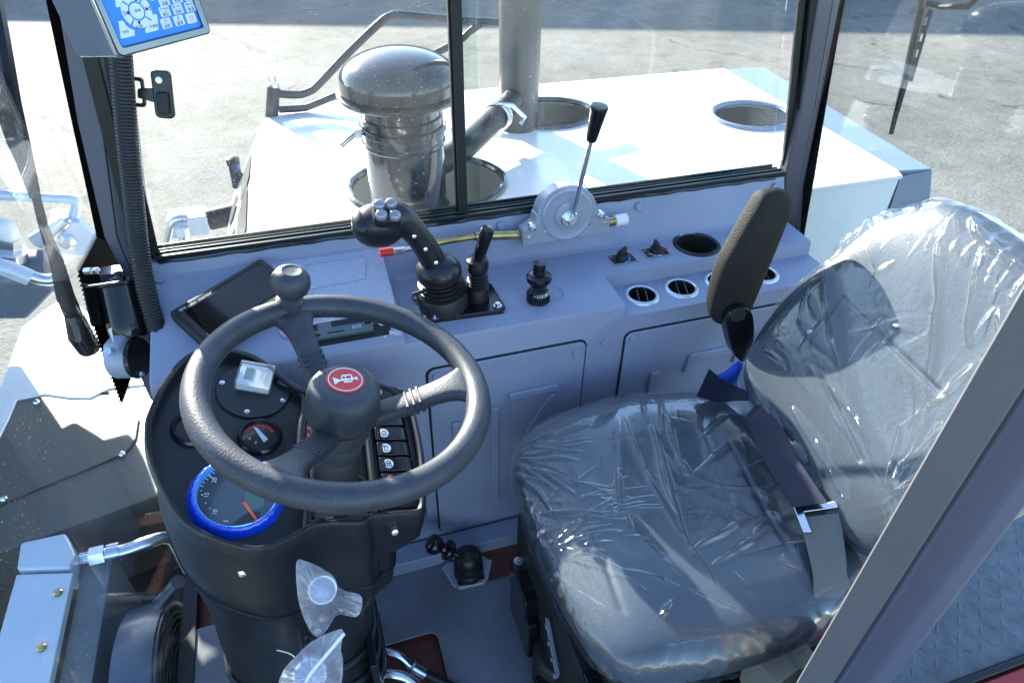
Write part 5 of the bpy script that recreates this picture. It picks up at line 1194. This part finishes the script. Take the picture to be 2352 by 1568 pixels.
def pad(outline, center, NT, NRr, H, pw, skirt, topfn, off=0.0, wr=None, pleat=0.0, seed=0):
    O = spline2(outline, NT); C = np.array(center); th = np.linspace(0, 2 * np.pi, NT, endpoint=False)
    if off: 
        d = O - C; O = O + d / np.linalg.norm(d, axis=1, keepdims=True) * off
    ss = np.concatenate([np.linspace(0.012, .90, NRr), 1 - (1 - .90) * np.cos(np.linspace(0, np.pi / 2, 12))[1:] ** 1.6])
    rows = []
    for s_ in ss:
        XY = C + (O - C) * s_; z = H * np.maximum(0, 1 - s_ ** pw) ** (1 / pw) - H + topfn(XY) * (1 - s_ ** 6) + off * .8
        rows.append(np.column_stack([XY, z]))
    k = 16
    for i in range(1, k + 1):
        t = i / k; XY = C + (O - C) * (1 - .05 * t ** 3); rows.append(np.column_stack([XY, np.full(NT, -H - skirt * t)]))
    P = np.stack(rows)                     # rows x NT x 3
    nr = len(ss)
    if wr is not None:
        for i in range(len(rows)):
            s_ = ss[i] if i < nr else 1.0
            h = wr(P[i, :, :2]) * (1 if i < nr else max(0, 1 - (i - nr) / 4))
            P[i, :, 2] += h * (1 - .5 * s_ ** 8)
            d = O - C; d = d / np.linalg.norm(d, axis=1, keepdims=True)
            if s_ > .6:
                g_ = (s_ - .6) / .4; e = (vnoise(np.column_stack([th * 8, np.full(NT, i * .25)]), 2.0, seed) + vnoise(np.column_stack([th * 30, np.full(NT, i * .35)]), 2.2, seed + 1) * .6) * pleat * g_
                P[i, :, :2] += d * (e + h * .5 * g_)[:, None]
    if wr is None:                         # body needs a closed underside
        P = np.concatenate([P, (np.column_stack([C + (O - C) * .5, np.full(NT, -H - skirt)]))[None]])
    n = len(P); vs_ = P.reshape(-1, 3); fs = []
    for i in range(n - 1):
        a = i * NT; 
        for k2 in range(NT): fs.append((a + k2, a + (k2 + 1) % NT, a + NT + (k2 + 1) % NT, a + NT + k2))
    fs.append(tuple(range(NT))[::-1])
    return [tuple(p) for p in vs_], fs
# cushion, in plan (x, y) with the top at z = .475
CO = [(.268, .80), (.262, .72), (.258, .62), (.264, .52), (.284, .43), (.330, .385), (.42, .366), (.53, .360), (.64, .372), (.73, .40), (.765, .52), (.775, .65), (.765, .78), (.72, .86), (.62, .893), (.51, .905), (.40, .893), (.315, .862)]
CC = (.51, .635)
def ctop(XY):
    x, y = XY[:, 0], XY[:, 1]; v = (y - .635) / .26
    return .016 * np.abs(v) ** 2.5 - .012 * np.exp(-((x - .58) / .14) ** 2) * np.exp(-(v / .6) ** 2) - .012 * np.exp(-((x - .27) / .05) ** 2) + .002 * vnoise(XY, 14, 5)
def cseam(XY):
    h = np.zeros(len(XY))
    for (x0, y0, x1, y1) in [(.665, .72, .615, .42), (.36, .80, .66, .745), (.36, .80, .33, .46)]:
        a = np.array([x0, y0]); d = np.array([x1 - x0, y1 - y0]); ln = np.hypot(*d); d /= ln
        t = (XY - a) @ d; s_ = (XY - a) @ np.array([-d[1], d[0]]); h -= .004 * np.exp(-(s_ / .0035) ** 2) * ((t > 0) & (t < ln))
    return h
CM = T(0, 0, .482)
vs_, fs = pad(CO, CC, 220, 70, .055, 3.2, .055, lambda XY: ctop(XY) + cseam(XY)); MB().add(vs_, fs, CM).build('cushion', m_vinyl, seat, smooth=180)
CL = CUSH_W + fan(.268, .80, 16, -75, 15, .05, .16, 3) + fan(.262, .60, 10, -35, 30, .05, .14, 4) + [(.33, .80, .44, .45, 16, 2.2), (.50, .86, .40, .62, 14, 2.0), (.64, .80, .56, .50, 16, 2.2), (.30, .62, .46, .42, 18, 1.8), (.45, .45, .66, .43, 14, 1.6)] + scatter(22, (.27, .42, .45, .85), (.02, .07), 6, (1.2, 2.4), (.3, .9)) + scatter(14, (.42, .72, .40, .86), (.02, .08), 7, (1.2, 2.4), (.2, .7), (-110, 40)) + scatter(18, (.30, .40, .60, .70), (.04, .10), 8, (1.2, 2), (.5, 1.0), (-5, 12))
CL = [tuple(a) for a in CL]
vs_, fs = pad(CO, CC, 620, 210, .056, 3.2, .062, ctop, .0055, lambda XY: ridges(XY, CL) + .0006 * vnoise(XY, 40, 9), .0022, 21); fs = fs[:-1]
MB().add(vs_, fs, CM).build('cushion_film', m_film, seat, smooth=180, recalc=False)
# backrest, local (y, s): Y in world and distance up the backrest
bu = V((.21, 0, .40)).normalized(); bn = V((-bu.z, 0, bu.x)); BM = M4.Identity(4); bo = V((.72, 0, .5)) + bn * .018
for i in range(3): BM[i][0], BM[i][1], BM[i][2], BM[i][3] = (V((0, 1, 0)))[i], bu[i], -(V((0, 1, 0)).cross(bu))[i] * -1, bo[i]
if V((BM[0][2], BM[1][2], BM[2][2])).dot(bn) < 0:
    for i in range(3): BM[i][2] *= -1
BO = [(.402, .02), (.376, .11), (.352, .22), (.350, .335), (.395, .412), (.49, .462), (.565, .478), (.64, .485), (.712, .482), (.768, .443), (.806, .395), (.826, .32), (.844, .25), (.856, .18), (.847, .085), (.812, .028), (.71, -.005), (.57, -.020), (.45, -.02)]
def btop(XY):
    y, s_ = XY[:, 0], XY[:, 1]; v = (y - .62) / .21
    return .020 * np.abs(v) ** 3 - .006 * np.exp(-((s_ - .25) / .12) ** 2) + .002 * vnoise(XY, 14, 6)
def bseam(XY):
    h = np.zeros(len(XY))
    for (x0, y0, x1, y1) in [(.745, .270, .505, .255), (.735, .17, .52, .10), (.745, .27, .735, .17)]:
        a = np.array([x0, y0]); d = np.array([x1 - x0, y1 - y0]); ln = np.hypot(*d); d /= ln
        t = (XY - a) @ d; s_ = (XY - a) @ np.array([-d[1], d[0]]); h -= .004 * np.exp(-(s_ / .0035) ** 2) * ((t > 0) & (t < ln))
    return h
vs_, fs = pad(BO, (.62, .23), 220, 70, .045, 3.0, .05, lambda XY: btop(XY) + bseam(XY)); MB().add(vs_, fs, BM).build('backrest', m_vinyl, seat, smooth=180)
BL = BACK_W + fan(.45, .10, 14, 20, 150, .05, .20, 31, (2, 5), (2, 4)) + scatter(20, (.44, .80, .02, .45), (.04, .14), 33, (1.5, 3), (.4, 1.2), (95, 25)) + fan(.80, .40, 12, 170, 300, .03, .10, 34, (2, 4), (2, 5)) + [tuple((.50 + k * .021, .452 + .02 * math.sin(k * .55) , .488 + k * .021 + R_.uniform(-.01, .01), .41 + R_.uniform(-.01, .02), R_.uniform(2, 4), R_.uniform(2, 5))) for k in range(13)]
vs_, fs = pad(BO, (.62, .23), 620, 200, .046, 3.0, .055, btop, .0060, lambda XY: ridges(XY, BL, 1.25) + .0006 * vnoise(XY, 34, 19), .0032, 41); fs = fs[:-1]
MB().add(vs_, fs, BM).build('backrest_film', m_film, seat, smooth=180, recalc=False)
mb = MB(); E_ = spline2(BO, 200); pts = [BM @ V((a, b, -.095)) for a, b in E_]; mb.tube(pts, .006, 8, closed=True); mb.build('film_hem', mat('yellowed_film', (.42, .44, .30), .3), seat)
# base
mb = MB(); mb.prism([(.30, .42), (.72, .42), (.72, .84), (.30, .84)], .32, .365); mb.build('seat_pan', m_blackg, seat, bevel=.01)
mb = MB(); mb.box((.29, .71, .175), (.075, .10, .07)); mb.box((.265, .70, .10), (.02, .12, .12)); mb.build('front_bracket', m_blackg, seat, bevel=.004)
mb = MB(); mb.prism(rrect(.030, .012, .006, cx=.283, cy=.735), .2105, .2115); mb.prism(rrect(.030, .012, .006, cx=.285, cy=.69), .2105, .2115); mb.build('bracket_slot', m_dark, seat)
mb = MB(); mb.cyl((.270, .752, .211), (.270, .752, .2125), .010); mb.cyl((.270, .752, .2125), (.270, .752, .218), .0065, seg=6); mb.build('bracket_bolt', m_chrome, seat, smooth=25)
mb = MB(); mb.lathe([(.055, .0), (.055, .10), (.05, .11), (0, .11)], T(.31, .60, .01), 30); mb.box((.42, .62, .16), (.28, .36, .28)); mb.build('suspension_box', m_blackm, seat, bevel=.006)
mb = MB(); mb.box((.50, .44, .285), (.44, .05, .06)); mb.box((.50, .41, .24), (.5, .03, .03)); mb.build('slide_rail', m_blackg, seat, bevel=.004)
a, b = V(hit(1250, 1418, 'y', .60)), V(hit(1304, 1540, 'y', .50)); m = frame(a, (.25, -.6, .9), b - a); L_ = (b - a).length
mb = MB(); mb.plate(rrect(L_, .016, .008, 5, L_ / 2, 0), [rrect(.022, .0035, .0015, 3, .03 + k * .026, 0) for k in range(3)], -.003, .003, m); mb.build('adjuster_lever', mat('lever_grey', (.20, .21, .26), .4), seat, bevel=.001)
mb = MB(); mb.box((.27, .545, .06), (.05, .07, .06)); mb.build('lower_bracket', m_blackg, seat, bevel=.004)
MB().prism(circ(.009, 20, .268, .55), .0902, .0908).build('bracket_hole', m_dark, seat)

# ---- armrest, folded up
ar_ = thing('armrest', 'black foam armrest folded upright between console and seat', 'armrest', (.75, .9, .5))
def arp(u, v, y=.905): return V(hit(u, v, 'y', y))
spine = [arp(1672, 735), arp(1668, 700), arp(1690, 620), arp(1722, 540), (arp(1760, 470)), arp(1783, 452)]
AL = [(1642, 742), (1634, 715), (1641, 672), (1662, 606), (1694, 545), (1740, 464), (1757, 441), (1790, 433), (1812, 440), (1818, 458), (1808, 489), (1781, 559), (1743, 653), (1718, 714), (1704, 745), (1670, 750)]
Ap = [arp(u, v, .90) for u, v in AL]; Am = frame(Ap[0], (0, -1, 0), (1, 0, 0)); Ai = Am.inverted()
sp_ = [(q.x, q.y) for q in (Ai @ p for p in Ap)]; sp2 = spline2(sp_, 90); cA = sp2.mean(0)
vs_ = []; fs = []; lv = [(.004, .84), (.006, .90), (.011, .95), (.018, .975), (.030, .975), (.037, .955), (.042, .91), (.045, .82), (.0455, .60)]
for (z, k) in lv:
    for p in sp2: q = cA + (p - cA) * k; vs_.append((cA[0] + (q[0] - cA[0]) * 1.06, q[1], z - .032))
n_ = 90
for i in range(len(lv) - 1):
    for k in range(n_): fs.append((i * n_ + k, i * n_ + (k + 1) % n_, (i + 1) * n_ + (k + 1) % n_, (i + 1) * n_ + k))
fs += [tuple(range(n_))[::-1], tuple((len(lv) - 1) * n_ + k for k in range(n_))]
MB().add(vs_, fs, Am).build('foam_pad', m_arm, ar_, smooth=70)
hp_ = [arp(u, v, .885) for u, v in [(1660, 735), (1668, 708), (1690, 697), (1712, 702), (1722, 722), (1722, 770), (1712, 800), (1700, 822), (1684, 812), (1672, 790)]]
hi = [(q.x, q.y) for q in (Ai @ p for p in hp_)]
zb = (Ai @ hp_[0]).z
MB().prism([tuple(p) for p in spline2(hi, 50)], zb - .012, zb + .016, Am).build('hinge_arm', m_blackg, ar_, bevel=.004)
q = arp(1695, 722, .868); mb = MB(); mb.lathe([(.016, 0), (.0155, .003), (.013, .004), (.012, .0025), (0, .0025)], frame(q, (-.1, -1, .1)), 28); mb.build('hinge_cap', m_blackm, ar_)

# ---- seat belt
sb = thing('seat_belt', 'dark webbing seat belt with metal buckle lying across the seat', 'seat belt', (.70, .6, .48))
lo_ = [(.670, .845, .470), (.715, .835, .452), (.752, .815, .462), (.766, .79, .478), (.735, .755, .500), (.707, .735, .503), (.691, .690, .503), (.674, .618, .503), (.668, .574, .503), (.669, .530, .503)]
up_ = [(.690, .850, .545), (.722, .845, .512), (.756, .835, .486), (.772, .80, .490), (.772, .760, .512), (.752, .728, .522), (.748, .676, .522), (.733, .618, .520), (.727, .570, .518), (.722, .515, .515)]
fw = lambda L, k: [CAM + (V(p) - CAM) * k for p in L]
up_ = [V(a).lerp(V(b), .14) for a, b in zip(up_, lo_)]; lo_ = fw(lo_, .975); up_ = fw(up_, .973)
MB().ribbon(lo_, up_, .0018, 8).build('webbing', m_belt, sb, smooth=60)
MB().ribbon([(.657, .508, .507), (.642, .468, .500), (.626, .424, .488), (.616, .398, .468), (.622, .370, .44)], [(.715, .492, .517), (.707, .467, .505), (.690, .432, .492), (.680, .411, .480), (.684, .392, .46)], .0018, 8).build('lower_webbing', mat('belt_pale', (.13, .135, .13), .5, bump=[(900, .8, .0012)], var=.1), sb, smooth=60)  # webbing below the buckle is paler than the rest
MB().ribbon([(.622, .372, .45), (.634, .366, .43), (.65, .362, .40)], [(.684, .400, .47), (.690, .385, .445), (.695, .372, .41)], .0018, 8).build('folded_webbing', m_belt, sb, smooth=60)
mb = MB(); mb.ribbon([(.668, .560, .5055), (.668, .546, .5055)], [(.731, .556, .5210), (.729, .541, .5210)], .003, 4); mb.build('keeper_loop', m_rubber, sb)
bk = [V((.655, .525, .513)), V((.720, .508, .524)), V((.716, .497, .524)), V((.664, .510, .515)), V((.657, .478, .508)), V((.646, .483, .505))]
n_ = (bk[1] - bk[0]).cross(bk[5] - bk[0]).normalized()
MB().add([p - n_ * .004 for p in bk] + [p + n_ * .006 for p in bk], [tuple(range(6)), tuple(range(11, 5, -1))] + [(i, 6 + i, 6 + (i + 1) % 6, (i + 1) % 6) for i in range(6)]).build('buckle', m_chrome, sb, bevel=.0015)
mb = MB(); mb.add([V((.668, .848, .512)), V((.690, .838, .480)), V((.707, .828, .472)), V((.700, .845, .484))], [(0, 1, 2, 3)]); mb.build('paper_label', m_whitep, sb, smooth=None)
# ---- blue rag between seat and console
br = thing('blue_cloth', 'bright blue crumpled cloth squeezed between seat back and belt', 'cloth', (.75, .87, .42))
mb = MB(); vs_ = []; 
mb.ell((.752, .862, .470), .030, .016, .050, None, 34, 24); mb.v = [tuple(np.array(p) + .006 * np.array([math.sin(90 * p[2] + 40 * p[0]), math.sin(70 * p[0] + 3), math.sin(110 * p[0] + 60 * p[2])])) for p in mb.v]
mb.build('blue_cloth', m_blue, br, smooth=80)

# ================================================================ floor level items
gl_ = thing('floor_lever', 'black floor lever with round knob on a grey hexagonal flange', 'floor lever', (.196, .885, 0))
MB().plate([(.140, .915), (.152, .925), (.238, .918), (.256, .900), (.235, .858), (.222, .849), (.166, .853), (.156, .862)], [rrect(.062, .050, .006, 4, .197, .884)], .0, .010).build('flange', mat('flange_alu', (.42, .44, .48), .35, metal=.5), gl_, bevel=.0015)
mb = MB(); mb.lathe([(.034, 0), (.034, .02), (.031, .025), (.033, .03), (.033, .044), (.030, .050), (.031, .055), (.029, .072), (.02, .082), (0, .085)], T(.197, .886, .002), 34); mb.build('boot', m_rubber, gl_, smooth=45)
k0, k1 = V((.18, .892, .075)), V((.118, .912, .118)); dv = (k1 - k0).normalized(); Lk = (k1 - k0).length
MB().lathe([(.010, -.01), (.010, .018), (.020, .022), (.0235, .030), (.0225, .036), (.012, .041), (.0105, .048), (.019, .056), (.0225, .066), (.021, .076), (.013, .083), (0, .085)], frame(k0, dv), 34).build('lever_knob', m_blackg, gl_, smooth=50)
for (x, y) in [(.150, .888), (.243, .893)]:
    mb = MB(); mb.cyl((x, y, .010), (x, y, .0135), .0055, seg=6); mb.build('bolt', m_chrome, gl_, smooth=25)
def hose(L, r0, nm, lab):
    t = thing('hydraulic_hose', lab, 'hose', (L[0][0], L[0][1], 0), 'hydraulic hoses through the floor cutout')
    P = cat(L, 8); n = len(P); i1 = int(n * .55)
    MB().tube(P[:i1], r0 * .80, 18).build('steel_elbow', m_chrome, t)
    mb = MB(); q = P[i1 - 1]; d_ = (P[i1] - q).normalized(); mb.torus(r0 * 1.08, r0 * .22, frame(q, d_), 28, 8); mb.cyl(q, q + d_ * .03, r0 * 1.12); mb.build('ferrule', m_chrome, t)
    MB().tube(P[i1 + 2:], r0, 18).build('rubber_hose', m_rubber, t)
    mb = MB(); d_ = (P[1] - P[0]).normalized(); mb.cyl(P[0] - d_ * .012, P[0] + d_ * .012, r0 * 1.45, seg=6); mb.build('hex_nut', m_chrome, t, smooth=25)
    q = P[-6]; d_ = (P[-5] - P[-6]).normalized()
hose([(-.036, .722, .083), (-.012, .712, .084), (.010, .700, .078), (.025, .686, .06), (.06, .665, .035), (.10, .64, .012), (.14, .60, -.01)], .0105, '', 'upper steel-ended hydraulic hose bending into the floor cutout')
hose([(-.036, .676, .080), (-.010, .668, .080), (.018, .655, .070), (.04, .63, .055), (.07, .60, .035), (.11, .56, .01), (.15, .52, -.01)], .0125, '', 'lower thicker hydraulic hose at the bottom edge of the picture')
cp = thing('column_plate', 'black steel bracket plate on the right flank of the column', 'bracket', (-.035, .7, 0))
mb = MB(); mb.box((-.036, .70, .11), (.012, .20, .30)); mb.build('plate', m_blackg, cp, bevel=.002)
for (y, z) in [(.735, .14), (.62, .10)]:
    mb = MB(); mb.lathe([(.012, 0), (.012, .003), (.008, .004), (.008, .010), (0, .011)], frame(V((-.029, y, z)), (1, 0, .2)), 18); mb.build('bolt', m_chrome, cp, smooth=25)
bx = thing('beige_box', 'small beige metal box beside the seat base and door pillar', 'box', tuple(hit(1800, 1568, 'y', .38)))
q = V(hit(1800, 1522, 'y', .37)); MB().prism([(-.035, .0), (.0, .022), (.05, .010), (.05, -.08), (-.04, -.08)], -.05, .03, frame(q, (0, -1, .25), (1, 0, 0))).build('box_shell', m_box, bx, bevel=.003)

# ---- column stalks wrapped in bags
def bag(outl, y, lab, knob_uv, cap_r, seed):
    t = thing('wrapped_knob', lab, 'wrapped knob', tuple(hit(*outl[0], 'y', y)), 'column stalk knobs wrapped in plastic')
    cu = sum(a for a, b in outl) / len(outl); cv = sum(b for a, b in outl) / len(outl); o_ = V(hit(cu, cv, 'y', y)); n0 = (CAM - o_).normalized(); n0 = (n0 + V((0, -.25, -.1))).normalized()
    fm_ = frame(o_, n0, (1, 0, 0)); fi = fm_.inverted()
    pl = [fi @ V(hitp(u, v, o_, n0)) for u, v in outl]; O = spline2([(p.x, p.y) for p in pl], 160)
    kq = fi @ V(hitp(*knob_uv, o_, n0)); C = np.array([kq.x, kq.y]) * .6
    r = np.random.default_rng(seed); vs_ = []; fs = []; K = 26
    th_ = np.linspace(0, 2 * np.pi, 160, endpoint=False)
    for side in (1, -1):
        for i in range(K + 1):
            s_ = i / K; XY = C + (O - C) * s_; d = np.hypot(XY[:, 0] - kq.x, XY[:, 1] - kq.y)
            z = .020 * np.exp(-(d / (cap_r * 1.35)) ** 4) + .010 * (1 - s_ ** 2) + .0034 * vnoise(np.column_stack([th_ * 7, np.full(160, s_ * 2)]), 2.4, seed) * s_ + .0028 * np.abs(vnoise(np.column_stack([th_ * 19, np.full(160, s_ * 3)]), 2.0, seed + 5)) * s_ ** 2 + .0012 * vnoise(XY, 300, seed + 2)
            vs_ += [(a, b, side * c * (1 - s_ ** 6) if side < 0 else c * (1 - .8 * s_ ** 6)) for (a, b), c in zip(XY, z)]
        b0 = 0 if side > 0 else 160 * (K + 1)
        for i in range(K):
            for k in range(160): fs.append((b0 + i * 160 + k, b0 + i * 160 + (k + 1) % 160, b0 + (i + 1) * 160 + (k + 1) % 160, b0 + (i + 1) * 160 + k))
    MB().add(vs_, fs, fm_).build('plastic_bag', m_bag, t, smooth=60, recalc=False)
    km_ = fm_ @ T(kq.x, kq.y, 0)
    MB().lathe([(cap_r * .8, -.03), (cap_r * .95, -.005), (cap_r * .95, .010), (cap_r * .85, .014), (0, .0145)], km_, 36).build('knob_body', m_pinkish, t, smooth=40)
    MB().ring([(cap_r * .80, .0146), (cap_r * .92, .0146), (cap_r * .92, .0165), (cap_r * .80, .0165)], km_, 40).build('cap_ring', m_whitep, t)
    mb = MB(); mb.prism(circ(cap_r * .8, 36), .0146, .0152, km_); mb.build('cap_face', m_lamp, t, smooth=None)
    return t, fm_, kq
t1, f1, k1_ = bag([(681, 1291), (705, 1289), (751, 1312), (783, 1351), (830, 1369), (821, 1414), (776, 1411), (755, 1439), (735, 1462), (716, 1452), (698, 1418), (684, 1369)], .56, 'pinkish stalk knob in a torn milky plastic bag, the upper of two', (740, 1348), .0205, 51)
t2, f2, k2_ = bag([(788, 1448), (770, 1447), (720, 1470), (685, 1500), (650, 1540), (640, 1580), (660, 1620), (740, 1620), (780, 1580), (788, 1520), (783, 1490)], .50, 'stalk knob in a tightly tied plastic bag at the bottom edge', (710, 1543), .0235, 61)
for t_, a, b in ((t1, hit(740, 1400, 'y', .585), (-.12, .68, .52)), (t2, hit(710, 1560, 'y', .53), (-.13, .67, .43))):
    MB().tube(cat([V(a), (V(a) + V(b)) / 2 + V((0, 0, -.01)), V(b)], 5), .007, 12).build('stalk', m_blackm, t_)
mb = MB(); q0 = V(hit(790, 1455, 'y', .485)); q1 = V(hit(712, 1548, 'y', .475)); q2 = V(hit(690, 1590, 'y', .48)); mb.tube(cat([q0, (q0 + q1) / 2, q1, q2], 4), .0022, 8); mb.build('tape_strip', m_whitep, t2)
mb = MB(); q = [V(hit(u, v, 'y', .56)) for u, v in [(712, 1462), (703, 1462), (708, 1490), (722, 1505)]]; mb.tube(cat(q, 5), .0035, 8); mb.build('wire_loop', m_blackg, t1)
tag(MB().tube(cat([V(hit(u, v, 'y', .60)) for u, v in [(636, 1492), (665, 1500), (685, 1515), (695, 1525)]], 5), .0010, 6).build('plastic_thread', m_whitep), 'thin grey plastic thread beside the lower wrapped stalk knob', 'thread')
